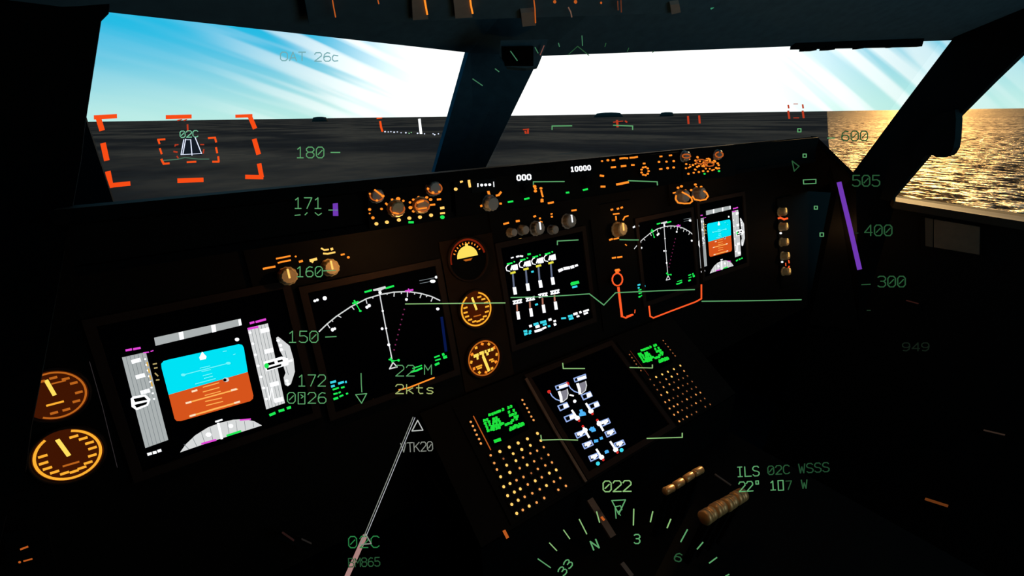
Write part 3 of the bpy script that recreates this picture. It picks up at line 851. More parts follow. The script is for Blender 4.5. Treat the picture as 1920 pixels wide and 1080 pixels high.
du_frame(MAIN, t, -0.424, -0.219, -0.080, 0.110); build_nd(MAIN, t)
nd_src = [(711.7, 549.6), (737, 680), (598.5, 621.6), (824.5, 562)]; nd_dst = [(1243.8, 424.4), (1252, 518), (1190, 465.4), (1300, 438.3)]
t = thing('display_unit', 'small far map display with white arc above the red orange outline', 'display', MAIN.uv(0.32, -0.078), 'main panel screens')
du_frame(MAIN, t, 0.226, 0.424, -0.080, 0.110); build_nd(Warp(MAIN, nd_src, nd_dst, W), t, False)

# engine display
t = thing('display_unit', 'engine display with eight white bar gauges at the middle of the panel', 'display', MAIN.uv(-0.02, -0.072), 'main panel screens')
du_frame(MAIN, t, -0.116, 0.088, -0.074, 0.116)
z = Z(840, 430, 3.6); q = lambda *p: [z(*a) for a in p]
for k, (x, y) in enumerate(((437, 293), (525, 268), (610, 247), (693, 226))):
    b = MB().line(MAIN, q((x, y + 6), (x + 8, y + 100)), 3.0, W).build('thrust_bar', glow('bar_outline', 96, 106, 130, 1.0), t)
    MB().line(MAIN, q((x + 11, y + 104), (x + 17, y + 140)), 6.2, W + .0004).build('bar_fill', WHITE, b)
    MB().line(MAIN, q((x - 12, y + 3), (x + 14, y - 4)), 3.8, W + .0006).build('bar_limit', YELLOW, b)
    d = MB().line(MAIN, q((x - 20, y - 10), (x - 40, y - 14), (x - 46, y - 34), (x - 36, y - 50), (x - 26, y - 54)), 1.6, W).line(MAIN, q((x - 12, y - 20), (x - 4, y - 46), (x + 4, y - 20), (x + 8, y - 50)), 2.6, W)
    d.poly(MAIN, q((x + 6, y - 52), (x + 30, y - 60), (x + 36, y - 22), (x + 12, y - 16)), W).build('thrust_digits', WHITE, t)
    MB().line(MAIN, q((x - 36, y - 58), (x - 6, y - 66)), 3.0, W).dot(MAIN, *z(x + 10, y - 74), 1.6, 1.4, W).build('target_digits', GREEN, t)
for x, y in ((465, 490), (552, 470), (637, 445), (718, 424)):
    d = MB()
    for k in range(3):
        d.line(MAIN, q((x - 26 + 20 * k, y - 4 - 4 * k), (x - 10 + 20 * k, y - 8 - 4 * k), (x - 22 + 20 * k, y + 14 - 4 * k), (x - 8 + 20 * k, y + 10 - 4 * k)), 2.4, W)
    d.build('temperature_digits', WHITE, t)
    MB().line(MAIN, q((x, y + 22), (x + 2, y + 58)), 2.8, W).build('temperature_bar', glow('amber_bar', 170, 110, 90, 1.0), t)
    MB().line(MAIN, q((x + 6, y + 70), (x + 12, y + 112)), 5.6, W + .0003).build('bar_fill', WHITE, t)
mb = MB()
for a, th in (((425, 194, 442, 188), 2.2), ((460, 186, 480, 181), 3.2), ((484, 180, 506, 182), 3.2), ((745, 282, 775, 268), 5.4), ((780, 266, 822, 258), 5.4), ((826, 258, 850, 250), 5.4), ((856, 248, 876, 240), 4.0), ((548, 655, 566, 650), 4.4), ((590, 660, 618, 652), 4.8), ((584, 690, 634, 676), 4.4), ((636, 672, 662, 660), 3.6), ((678, 612, 698, 606), 4.6), ((712, 622, 728, 616), 3.4), ((714, 645, 730, 638), 4.4), ((846, 574, 874, 566), 4.4), ((868, 590, 886, 584), 3.4), ((886, 562, 900, 556), 4.2), ((912, 556, 950, 542), 3.4), ((916, 572, 944, 562), 3.4)):
    MB().dash(MAIN, *z(a[0], a[1]), *z(a[2], a[3]), th, W).build('white_digits', WHITE, t)
mb = MB()
for a, th in (((536, 170, 558, 165), 3.4), ((828, 372, 884, 356), 5.0), ((832, 360, 880, 350), 2.0)):
    mb.dash(MAIN, *z(a[0], a[1]), *z(a[2], a[3]), th, W)
mb.build('green_digits', GREEN, t)
mb = MB()
for a, th in (((510, 690, 534, 684), 4.0), ((514, 710, 536, 702), 4.4), ((546, 690, 562, 684), 3.6), ((544, 704, 560, 698), 3.4), ((578, 644, 610, 634), 4.6), ((622, 630, 662, 620), 4.6), ((640, 645, 666, 638), 3.8), ((674, 656, 690, 652), 3.4), ((764, 602, 796, 598), 3.2), ((810, 588, 840, 582), 4.2), ((816, 606, 846, 598), 4.2), ((838, 392, 872, 384), 3.6), ((562, 288, 578, 284), 3.4), ((588, 510, 606, 504), 3.4)):
    mb.dash(MAIN, *z(a[0], a[1]), *z(a[2], a[3]), th, W)
mb.build('cyan_digits', CYAN, t)

# ------------------------------------------------------------------ round gauges


def gauge(label, u, v, r, kind, seed=0):
    t = thing('round_gauge', label, 'gauge', MAIN.uv(u, v - r * 1.15), 'amber round gauges')
    rnd = random.Random(seed)
    M0 = MAIN.matrix(u, v, 0.003)
    MB().lathe(M0, [(r * 1.16, 0.0), (r * 1.16, 0.006), (r * 1.10, 0.008), (r * 1.06, 0.006), (r * 1.06, 0.0025)], 36).build('bezel', BEZEL, t, True)
    MB().lathe(M0, [(r * 1.04, 0.0), (r * 1.04, 0.003)], 36).build('dial', BLACK if kind == 'attitude' else GAUGE_DEEP, t)
    W2 = 0.0064

    def P(rad, deg):
        a = math.radians(90 - deg)
        return MAIN.uv(u + rad * r * math.cos(a), v + rad * r * math.sin(a), W2)

    def bar(mb, p, q_, wd, m=0):
        d = (q_ - p).normalized(); s = MAIN.n.cross(d) * wd * 0.5 * r
        return mb.prism([p - s, q_ - s, q_ + s, p + s], MAIN.n, 0.0004, m)

    def arc(mb, r0, a0, a1, wd, k=36):
        pts = [P(r0, a0 + (a1 - a0) * i / k) for i in range(k + 1)]
        for a, b in zip(pts[:-1], pts[1:]):
            bar(mb, a, b, wd)
        return mb
    if kind == 'attitude':
        arc(MB(), 1.0, -96, 80, 0.10).build('outer_arc', DARKRED, t)
        mb = MB()
        for i in range(11):
            a = -62 + 12.4 * i
            bar(mb, P(0.78, a), P(0.88, a), 0.05)
        mb.build('bank_tick', AMBER, t)
        mb = MB(); pts = [MAIN.uv(u + r * (x - .02), v + r * (y + 0.13), W2) for x, y in
              [(0.60 * math.cos(math.radians(a)), 0.58 * math.sin(math.radians(a)) - 0.02) for a in range(0, 181, 15)]]
        mb.prism(pts, MAIN.n, 0.0006); mb.build('sky_dome', GAUGE_YEL, t)
        bar(MB(), P(0.66, 2), P(0.80, 2), 0.16).build('bank_pointer', GAUGE_YEL, t)
        MB().prism([MAIN.uv(u - r * .30, v + r * .02, W2), MAIN.uv(u + r * .24, v + r * .02, W2), MAIN.uv(u + r * .12, v - r * .08, W2), MAIN.uv(u - r * .18, v - r * .08, W2)], MAIN.n, 0.0004).build('aircraft_bar', GAUGE_LO, t)
    elif kind == 'speed':
        arc(MB(), 0.95, 18, 330, 0.09, 44).build('outer_ring', GAUGE, t)
        for a in (26, 50, 72, 92, 116, 140, 160, 180, 202, 226, 248, 268, 290):
            c = P(0.72, a); du = MAIN.u * (0.13 * r); dv = MAIN.v * (0.022 * r)
            MB().prism([c - du - dv * 2.2, c + du - dv * 2.2, c + du + dv * 2.2, c - du + dv * 2.2], MAIN.n, 0.0004).build('scale_number', GAUGE, t)
        mb = bar(MB(), P(0.05, 170), P(0.74, -12), 0.13); mb.build('needle', GAUGE_YEL, t)
        bar(MB(), P(0.46, 214), P(0.46, 150), 0.07).build('dial_label', GAUGE_LO, t)
    elif kind == 'altitude':
        arc(MB(), 0.96, -8, 352, 0.07, 44).build('outer_ring', GAUGE_LO, t)
        for a in range(0, 360, 30):
            bar(MB(), P(0.76, a), P(0.88, a + 4), 0.16).build('scale_number', GAUGE if a % 60 else AMBER, t)
        mb = MB()
        for x0, x1, y in ((-.62, -.30, .30), (-.24, .04, .34), (.10, .22, .34), (.30, .46, .34), (.52, .66, .34), (-.46, -.34, .14), (-.1, .02, .16), (.18, .32, .18)):
            bar(mb, MAIN.uv(u + x0 * r, v + y * r, W2), MAIN.uv(u + x1 * r, v + y * r, W2), 0.17)
        mb.build('window_digits', GAUGE_YEL, t)
        bar(MB(), P(0.12, -20), P(0.84, 168), 0.17).build('needle', GAUGE_YEL, t)
        mb = MB()
        for x0, x1, y in ((-.6, -.2, -.34), (-.54, -.24, -.46), (.28, .56, -.22), (.4, .62, -.34)):
            bar(mb, MAIN.uv(u + x0 * r, v + y * r, W2), MAIN.uv(u + x1 * r, v + y * r, W2), 0.09)
        mb.build('dial_label', GAUGE, t)
    elif kind == 'clock':
        arc(MB(), 0.96, -30, 215, 0.07, 40).build('outer_ring', GAUGE_LO, t)
        for a in (-20, 10, 40, 65, 100, 130, 165, 195):
            c = P(0.74, a); du = MAIN.u * (0.12 * r); dv = MAIN.v * (0.05 * r)
            MB().prism([c - du - dv, c + du - dv, c + du + dv, c - du + dv], MAIN.n, 0.0004).build('scale_number', GAUGE_LO, t)
        bar(MB(), P(0.0, 0), P(0.72, -8), 0.13).build('needle', GAUGE_YEL, t)
        bar(MB(), MAIN.uv(u - .34 * r, v - .34 * r, W2), MAIN.uv(u + .2 * r, v - .34 * r, W2), 0.08).build('dial_label', GAUGE, t)
        bar(MB(), MAIN.uv(u + .02 * r, v + .50 * r, W2), MAIN.uv(u + .46 * r, v + .50 * r, W2), 0.06).build('dial_label', GAUGE_LO, t)
    return t


u, v = MAIN.local(878, 486, .006); gauge('amber attitude gauge with glowing yellow dome, topmost of the central stack', u, v, 0.0315, 'attitude')
u, v = MAIN.local(893, 579.5, .006); gauge('amber airspeed gauge, middle of the central stack of three', u, v, 0.0285, 'speed')
u, v = MAIN.local(907.5, 671.5, .006); gauge('amber altimeter gauge, lowest of the central stack of three', u, v, 0.0300, 'altitude')
u, v = MAIN.local(128.5, 852.5, .006); gauge('amber airspeed gauge at the outer edge of the panel, the lower of two', u, v, 0.0270, 'speed', 2)
u, v = MAIN.local(103, 741, .006); gauge('amber gauge half hidden by the left lining, the upper of two', u, v, 0.0250, 'clock')

# ------------------------------------------------------------------ knobs and control panels


def knob(pl, x, y, r, h, mat, parent, w=0.0, pointer=True, name='knob', k=24):
    """fluted rotary knob whose middle sits at frame position x, y"""
    u, v = pl.local(x, y, w + h * 0.6)
    M0 = pl.matrix(u, v, w)
    o = MB().lathe(M0, [(r * 1.12, 0), (r * 1.12, h * .12), (r * .95, h * .18), (r * .92, h * .86), (r * .78, h), (r * .05, h)], k, flute=0.07).build(name, mat, parent)
    if pointer:
        mb = MB(); mb.rect(pl, u - r * .10, u + r * .10, v - r * .2, v + r * .85, w + h * .9, w + h * 1.06); mb.build('pointer', WHITE if mat is not KNOB else AMBER_HI, o)
    return o


def legend(pl, t, z, items, mat, w, name='legend', joined=False):
    """glowing print on a panel: (x, y, r) a spot, (x0, y0, x1, y1, th) a dash, (th, x, y, x, y, ...) a line"""
    mb = MB()
    for a in items:
        if len(a) == 3:
            mb.dot(pl, *z(a[0], a[1]), a[2], a[2] * 0.85, w)
        elif len(a) == 5 and a[4] < 8:
            mb.dash(pl, *z(a[0], a[1]), *z(a[2], a[3]), a[4], w)
        else:
            mb.line(pl, [z(a[i], a[i + 1]) for i in range(1, len(a), 2)], a[0], w)
        if not joined:
            mb.build(name, mat, t); mb = MB()
    if joined:
        mb.build(name, mat, t)['kind'] = 'stuff'


WL = 0.0042
# captain's lighting knobs under the glareshield
t = thing('lighting_panel', 'panel with two tan knobs lit amber, above the large map display', 'control panel', MAIN.uv(-0.405, 0.105))
MB().rect(MAIN, -0.475, -0.335, 0.112, 0.170, 0.0, 0.004).build('plate', PANEL, t)
knob(MAIN, 541, 518, 0.0112, 0.016, KNOB, t, 0.004); knob(MAIN, 621, 502, 0.0112, 0.016, KNOB, t, 0.004)
z = Z(480, 440, 9.0)
legend(MAIN, t, z, [(3.6, 125, 575, 200, 560, 318, 538), (3.0, 345, 405, 450, 385, 575, 360), (3.0, 375, 475, 480, 450, 580, 432), (725, 460, 790, 440, 4.0), (670, 368, 2.0), (1430, 342, 1495, 328, 3.2), (1558, 382, 2.8)], AMBER, WL)
legend(MAIN, t, z, [(905, 440, 1030, 408, 5.0), (940, 470, 960, 445, 4.0), (3.0, 1105, 232, 1150, 258, 1220, 250), (1260, 250, 1300, 235, 4.6), (3.2, 1140, 318, 1210, 322, 1330, 298)], AMBER_HI, WL)
# co-pilot's lighting knobs
t = thing('lighting_panel', 'panel with two tan knobs ringed in orange, above the small map display', 'control panel', MAIN.uv(0.43, 0.118))
MB().rect(MAIN, 0.345, 0.51, 0.122, 0.180, 0.0, 0.004).build('plate', PANEL, t)
k1 = knob(MAIN, 1282, 368, 0.0150, 0.020, GREYKNOB, t, 0.004, False); k2 = knob(MAIN, 1313, 363, 0.0150, 0.020, GREYKNOB, t, 0.004, False)
z = Z(900, 290, 3.84)
WK = 0.0245
legend(MAIN, t, z, [(2.6, 1412, 295, 1408, 320, 1425, 345, 1470, 352, 1510, 350, 1528, 335, 1522, 312, 1495, 290, 1455, 270), (2.6, 1530, 300, 1545, 322, 1585, 330, 1625, 322, 1642, 300, 1630, 275, 1612, 262)], AMBER, WK)
legend(MAIN, t, z, [(1388, 277, 1412, 272, 2.6), (1425, 238, 2.6), (1450, 228, 2.8), (1478, 258, 2.4), (1520, 255, 2.4), (1550, 215, 2.6), (1557, 235, 2.6), (1592, 232, 2.4), (2.2, 1440, 262, 1500, 285), (2.0, 1545, 290, 1560, 265, 1590, 262)], AMBER, WL)

# engine display control knobs
t = thing('control_panel', 'row of grey knobs with amber legends above the engine display', 'control panel', MAIN.uv(0.0, 0.122))
MB().rect(MAIN, -0.118, 0.130, 0.125, 0.180, 0.0, 0.004).build('plate', PANEL, t)
for x, y, r in ((235, 560, 0.0075), (318, 542, 0.0085), (420, 530, 0.0125), (532, 540, 0.0085), (648, 478, 0.0130)):
    knob(MAIN, *z(x, y), r, 0.015, GREYKNOB, t, 0.004, r > 0.01)
legend(MAIN, t, z, [(168, 500, 208, 490, 3.4), (258, 480, 285, 476, 3.8), (385, 448, 402, 440, 3.4), (425, 460, 438, 458, 3.0), (430, 482, 448, 488, 3.4), (508, 428, 522, 425, 2.6), (510, 448, 524, 446, 3.2), (658, 403, 695, 398, 3.2)], AMBER, WL)
legend(MAIN, t, z, [(265, 618, 300, 608, 4.0), (350, 602, 388, 596, 4.0)], AMBER_HI, WL)

# landing gear panel
t = thing('landing_gear_panel', 'landing gear panel with a ringed lever outlined in red orange', 'control panel', MAIN.uv(0.165, -0.095))
MB().rect(MAIN, 0.105, 0.222, -0.10, 0.150, 0.0, 0.0035).build('plate', PANEL, t)
knob(MAIN, 1164, 430, 0.0145, 0.018, KNOB, t, 0.0035)
legend(MAIN, t, z, [(940, 398, 958, 394, 3.2), (985, 392, 1000, 386, 3.4), (1012, 384, 1028, 378, 3.4), (2.6, 960, 428, 1000, 424), (2.4, 978, 445, 980, 470), (2.4, 1030, 470, 1042, 448, 1066, 440), (930, 615, 955, 606, 3.2), (962, 608, 1000, 600, 2.6), (1045, 645, 1056, 655, 1.8)], AMBER, 0.004)
z6 = Z(640, 360, 3.0)
legend(MAIN, t, z6, [(1522, 372, 1545, 368, 3.0), (1552, 368, 1580, 364, 3.0), (1540, 440, 1564, 436, 3.4), (1542, 452, 1560, 448, 3.0)], AMBER, 0.004)
lv = MB(); u, v = MAIN.local(1157.5, 524, .02)
Mg = MAIN.matrix(u, v, 0.0)
MB().lathe(Mg, [(0.0035, 0.003), (0.0035, 0.015), (0.0115, 0.017), (0.0115, 0.024), (0.009, 0.026)], 24).build('lever_knob', BLACK, t)
mb = MB(); pts = [(1157.5 + 9.6 * math.cos(math.radians(a)), 524 + 11.6 * math.sin(math.radians(a))) for a in range(0, 361, 24)]
mb.line(MAIN, pts, 2.6, 0.0265); mb.build('lever_ring', REDOR, t)
legend(MAIN, t, z6, [(3.0, 1540, 440, 1552, 448, 1566, 440), (4.2, 1558, 538, 1566, 600, 1578, 700), (2.8, 1578, 700, 1600, 708, 1640, 690), (1.4, 1650, 680, 1652, 662), (2.8, 1606, 700, 1634, 690)], REDOR, 0.004, 'outline')

# co-pilot's source selector column
t = thing('selector_panel', 'vertical column of five tan selector knobs at the far end of the panel', 'control panel', MAIN.uv(0.838, -0.165))
MB().rect(MAIN, 0.80, 0.885, -0.165, 0.085, 0.0, 0.004).build('plate', PANEL, t)
for x, y in ((1469, 397), (1471, 425), (1472, 454), (1474, 480), (1476, 509)):
    knob(MAIN, x, y, 0.0118, 0.018, KNOB, t, 0.004)
zs = Z(1420, 360, 6.0)
legend(MAIN, t, zs, [(3.4, 236, 296, 262, 290, 300, 308, 338, 296), (2.0, 352, 770, 358, 798), (2.4, 345, 860, 358, 836), (1.4, 318, 800, 320, 830)], REDOR, WL)
legend(MAIN, t, zs, [(262, 463, 2.4), (278, 788, 2.2)], WHITE, WL, 'indicator')

# ------------------------------------------------------------------ glareshield panels
z7 = Z(670, 300, 4.909); z8 = z
t = thing('flight_instrument_control_panel', 'near control panel with four amber ringed knobs on the glareshield', 'control panel', GLARE.at(765, 425))
MB().poly(GLARE, [(684, 340), (838, 325), (843, 408), (690, 428)], -0.004, 0.006).build('plate', PANEL, t)
WG = 0.0022
knob(GLARE, *z7(182, 330), 0.0085, 0.010, GREYKNOB, t, 0.002, False); knob(GLARE, *z7(368, 452), 0.0100, 0.010, KNOB, t, 0.002, False)
knob(GLARE, *z7(598, 422), 0.0100, 0.010, KNOB, t, 0.002, False); knob(GLARE, *z7(712, 262), 0.0095, 0.010, GREYKNOB, t, 0.002, False)
legend(GLARE, t, z7, [(4.0, 90, 250, 115, 236, 140, 228, 190, 240, 250, 238, 300, 212, 375, 207)], AMBER, WG, 'legend_line')
legend(GLARE, t, z7, [(527, 184, 578, 178, 4.0), (626, 186, 674, 178, 4.4), (742, 168, 790, 164, 4.4), (310, 368, 330, 364, 4.4), (375, 358, 4.2), (423, 375, 2.4), (565, 342, 2.8), (638, 344, 2.8), (515, 365, 2.6), (484, 390, 2.4), (674, 364, 3.2), (732, 364, 770, 360, 3.6), (668, 413, 716, 409, 3.4), (488, 438, 3.6), (516, 472, 2.8), (258, 396, 280, 415, 3.6), (222, 450, 2.6), (113, 455, 3.0), (113, 492, 1.8), (143, 532, 3.2)], AMBER, WG)
legend(GLARE, t, z7, [(175, 587, 3.8), (272, 572, 3.8), (382, 552, 3.8), (478, 535, 3.8), (576, 526, 3.8), (678, 508, 3.8), (762, 444, 800, 438, 4.4), (762, 492, 806, 488, 3.2)], AMBER_HI, WG, 'button_light')
legend(GLARE, t, z7, [(470, 573, 518, 573, 4.0), (782, 526, 4.2)], GREEN, WG, 'green_light')
WKG = 0.0125
def kring(cx, cy, rx, ry, a0, a1, n=9):
    return [2.2] + [c for i in range(n) for c in (cx + rx * math.cos(math.radians(a0 + (a1 - a0) * i / (n - 1))), cy + ry * math.sin(math.radians(a0 + (a1 - a0) * i / (n - 1))))]
legend(GLARE, t, z7, [kring(178, 325, 62, 50, 10, 185), kring(368, 450, 66, 48, -20, 200), kring(598, 420, 66, 52, 0, 330, 14), kring(712, 262, 66, 50, -50, 190, 12)], AMBER_LO, WKG, 'knob_ring')
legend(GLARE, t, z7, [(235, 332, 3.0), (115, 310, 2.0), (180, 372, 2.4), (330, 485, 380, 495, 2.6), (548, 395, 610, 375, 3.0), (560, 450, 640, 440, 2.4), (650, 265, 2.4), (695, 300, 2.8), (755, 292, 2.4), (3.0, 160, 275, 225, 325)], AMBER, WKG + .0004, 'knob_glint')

t = thing('mode_control_panel', 'long autopilot panel with white number windows and green lights on the glareshield', 'control panel', GLARE.at(1050, 395))
MB().poly(GLARE, [(846, 325), (1272, 284), (1272, 340), (852, 404)], -0.004, 0.006).build('plate', PANEL, t)
for pts in ([(882, 340), (928, 334), (929, 356), (884, 362)], [(966, 325), (1000, 320), (1000, 342), (967, 346)], [(1068, 312), (1114, 306), (1114, 326), (1069, 331)]):
    MB().poly(GLARE, pts, 0.002, 0.0012).build('number_window', INK, t)
mb = MB(); WD = 0.0036
for x in (903, 910.5, 918): mb.dot(GLARE, x, 347 - (x - 903) * .05, 2.7, 2.7, WD)
mb.line(GLARE, [(896, 344), (896, 350)], 2.0, WD); mb.line(GLARE, [(925.5, 341), (926, 350)], 1.4, WD)
mb.build('speed_digits', WHITE, t)
mb = MB(); text(mb, GLARE, 'OOO', 970, 338, 9.0, 9.6, 6.0, 2.6, -4, WD); mb.build('heading_digits', WHITE, t)
mb = MB(); text(mb, GLARE, '1OOOO', 1071, 321.5, 8.0, 7.9, 4.6, 2.2, -5, WD); mb.build('altitude_digits', WHITE, t)
knob(GLARE, *z8(84, 352), 0.0105, 0.012, GREYKNOB, t, 0.002, False)
knob(GLARE, *z8(345, 245), 0.0085, 0.010, BLACK, t, 0.002, False); knob(GLARE, *z8(775, 190), 0.0095, 0.010, BLACK, t, 0.002, False)
knob(GLARE, *z8(1187, 118), 0.0095, 0.010, BLACK, t, 0.002, False)
legend(GLARE, t, z8, [(4.2, 55, 248, 62, 275, 72, 305), (3.6, 118, 294, 135, 290, 150, 270), (2, 372, 32, 358, 3.6), (140, 352, 156, 353, 3.6), (862, 150, 892, 154, 3.6), (868, 230, 902, 230, 3.6), (4.0, 985, 214, 1020, 208, 1066, 198), (878, 46, 2.0), (920, 40, 2.6), (948, 40, 972, 38, 3.4), (3.2, 1008, 28, 1040, 24, 1062, 26), (3.2, 1080, 22, 1110, 20, 1132, 16), (942, 92, 978, 88, 3.2), (1014, 84, 1052, 80, 3.6), (1088, 74, 1112, 74, 3.0), (1172, 64, 1190, 63, 3.0)], AMBER, WG)
legend(GLARE, t, z8, [(392, 228, 3.4), (398, 244, 2.6), (398, 262, 3.0), (438, 242, 2.8), (3.0, 440, 258, 446, 285, 452, 302), (446, 325, 2.8), (436, 338, 456, 334, 3.4), (488, 350, 530, 342, 3.4)], AMBER, WG)
legend(GLARE, t, z7, [(905, 268, 3.6), (945, 203, 970, 195, 3.6), (4.4, 1025, 170, 1028, 205, 1036, 245)], AMBER_HI, WG)
kr = [(1187 + 26 * math.cos(math.radians(a)), 118 + 30 * math.sin(math.radians(a))) for a in range(0, 360, 40)]
legend(GLARE, t, z8, [(a, b, 2.2) for a, b in kr], AMBER, WKG, 'knob_ring')
for x0, y0, x1, y1 in ((200, 342, 238, 335), (318, 320, 355, 313), (618, 274, 642, 272), (740, 255, 776, 247)):
    legend(GLARE, t, z8, [(x0, y0, x1, y1, 3.2)], GREEN, WG, 'green_light')

t = thing('flight_instrument_control_panel', 'far small control panel speckled with amber lights at the end of the glareshield', 'control panel', GLARE.at(1330, 330))
MB().poly(GLARE, [(1276, 280), (1372, 271), (1372, 330), (1276, 338)], -0.004, 0.006).build('plate', PANEL, t)
WG2 = WG
for x, y in ((1484, 12), (1720, 2)):
    knob(GLARE, *z8(x, y), 0.0095, 0.010, GREYKNOB, t, 0.002, False)
legend(GLARE, t, z8, [kring(1486, 10, 30, 14, 0, 330, 9), kring(1722, 0, 28, 20, -60, 260, 9), kring(1590, 50, 34, 16, 0, 330, 9), kring(1650, 70, 34, 14, 0, 330, 9)], AMBER_LO, WKG, 'knob_ring')
rr = random.Random(3); spk = []
for i in range(42):
    spk.append((1500 + rr.random() * 215, 14 + rr.random() * 95, 1.3 + rr.random() * 1.0))
spk += [(1484, 68, 2.0), (1482, 98, 2.0), (1500, 138, 2.2), (1538, 130, 2.0), (1575, 125, 2.2), (1606, 118, 2.2), (1640, 120, 2.0), (1672, 112, 2.0), (1718, 75, 2.0), (1720, 98, 2.0)]
legend(GLARE, t, z8, spk, AMBER, WG2, 'legend_specks', True)
legend(GLARE, t, z8, [(1616, 138, 2.0), (1720, 118, 2.2)], GREEN, WG2, 'green_light')
legend(GLARE, t, z8, [(1292, 14, 1312, 12, 2.8), (1360, 6, 1382, 4, 2.8), (1288, 52, 2.4), (1342, 50, 2.2), (1394, 46, 2.4), (1290, 104, 1312, 102, 3.0), (1350, 97, 2.6), (1394, 92, 2.4)], AMBER, WG2)

# ------------------------------------------------------------------ aisle stand
t = thing('aisle_stand', 'black centre pedestal between the seats carrying the keypads and levers', 'pedestal', (0, -0.5, 0.0))
mb = MB(); mb.rect(AISLE, -0.30, 0.30, -0.130, 0.075, -0.012, 0.0); mb.build('forward_face', PANEL, t)
a0 = AISLE.uv(0, -0.130, 0)
mb = MB(); mb.box((-0.30, -1.05, 0.0), (0.30, a0.y, 0.585)); mb.build('body', BLACK, t)
mb = MB(); mb.prism([(-0.30, a0.y, 0.0), (0.30, a0.y, 0.0), (0.30, a0.y, a0.z - .004), (-0.30, a0.y, a0.z - .004)], (0, 1, 0), 0.16); mb.build('riser', BLACK, t)
mb = MB(); mb.line(AISLE, [(986, 712), (1040, 808), (1097, 903)], 5.0, 0.004, 0.003); mb.build('edge_strip', BRASS, t)
PED = Plane((-0.115, 0, 0), (0, 1, 0), (0, 0, 1))
mb = MB(); mb.line(AISLE, [(1106, 940), (1120, 962), (1146, 1004)], 12.0, 0.0, 0.004); mb.build('edge_strip', BRASS, t)
mb = MB(); mb.line(AISLE, [(1166, 1058), (1182, 1079)], 8.0, 0.0, 0.003); mb.build('edge_strip', BRASS, t)
mb = MB(); mb.line(AISLE, [(945, 996), (951, 1008)], 5.0, 0.0, 0.002); mb.build('legend', AMBER_LO, t)
mb = MB(); mb.line(AISLE, [(1128, 970), (1132, 975)], 4.0, 0.005, 0.001); mb.build('legend', AMBER_LO, t)
mb = MB(); mb.line(AISLE, [(1340, 890), (1369, 910)], 2.6, 0.01, 0.002); mb.build('slot_edge', BRASS, t)

# keypads
z5 = Z(880, 740, 4.5)
KROWS = [(258, 480, 5), (337, 443, 5), (412, 408, 5), (490, 373, 5), (575, 327, 5), (180, 512, 3), (370, 498, 4), (442, 463, 5), (515, 428, 4), (603, 388, 4),
         (210, 577, 3), (315, 595, 4), (393, 557, 4), (453, 530, 3), (515, 495, 3), (572, 473, 3), (628, 443, 3), (233, 632, 3), (342, 657, 5), (425, 620, 3), (488, 593, 4), (547, 562, 3), (608, 538, 2), (667, 507, 3),
         (264, 693, 4), (398, 722, 3), (457, 695, 3), (523, 663, 2), (578, 627, 3), (641, 597, 3), (697, 572, 3), (290, 777, 4), (343, 750, 4), (430, 795, 4), (493, 758, 3), (556, 727, 4), (611, 697, 3), (675, 662, 4), (733, 635, 4),
         (323, 852, 4), (380, 822, 4), (467, 862, 3), (531, 832, 3), (594, 798, 3), (651, 767, 4), (714, 734, 3), (767, 703, 3), (358, 926, 4), (412, 891, 4), (505, 940, 4), (568, 910, 3), (632, 872, 3), (751, 803, 3), (815, 770, 3), (400, 1002, 4), (451, 973, 3), (288, 540, 2)]
LSK = [(12, 230), (30, 265), (47, 300), (62, 338), (82, 375), (97, 412), (448, 45), (465, 80), (487, 113), (503, 147), (523, 185), (542, 215)]
KEYMESH = {}


def key_mesh(lvl, lsk=False):
    if (lvl, lsk) in KEYMESH:
        return KEYMESH[(lvl, lsk)]
    h = 0.0026; a = 0.0048 if not lsk else 0.0030; r = 0.0010 + 0.00032 * lvl
    b = a * 0.86
    vs = [(-a, -a, 0), (a, -a, 0), (a, a, 0), (-a, a, 0), (-b, -b, h), (b, -b, h), (b, b, h), (-b, b, h)]
    fs = [(0, 1, 5, 4), (1, 2, 6, 5), (2, 3, 7, 6), (3, 0, 4, 7), (4, 5, 6, 7)]
    k = len(vs)
    vs += [(r * math.cos(6.2832 * i / 7), r * math.sin(6.2832 * i / 7), h + 0.0003) for i in range(7)]
    fs.append(tuple(range(k, k + 7)))
    me = bpy.data.meshes.new('key'); me.from_pydata(vs, [], fs)
    me.materials.append(KEYCAP); me.materials.append(AMBER_HI if lvl >= 4 else (glow('key_legend', 246, 160, 84, 1.0) if lvl == 3 else glow('dim_key_legend', 170, 100, 56, 0.9)))
    me.polygons[5].material_index = 1
    KEYMESH[(lvl, lsk)] = me
    return me


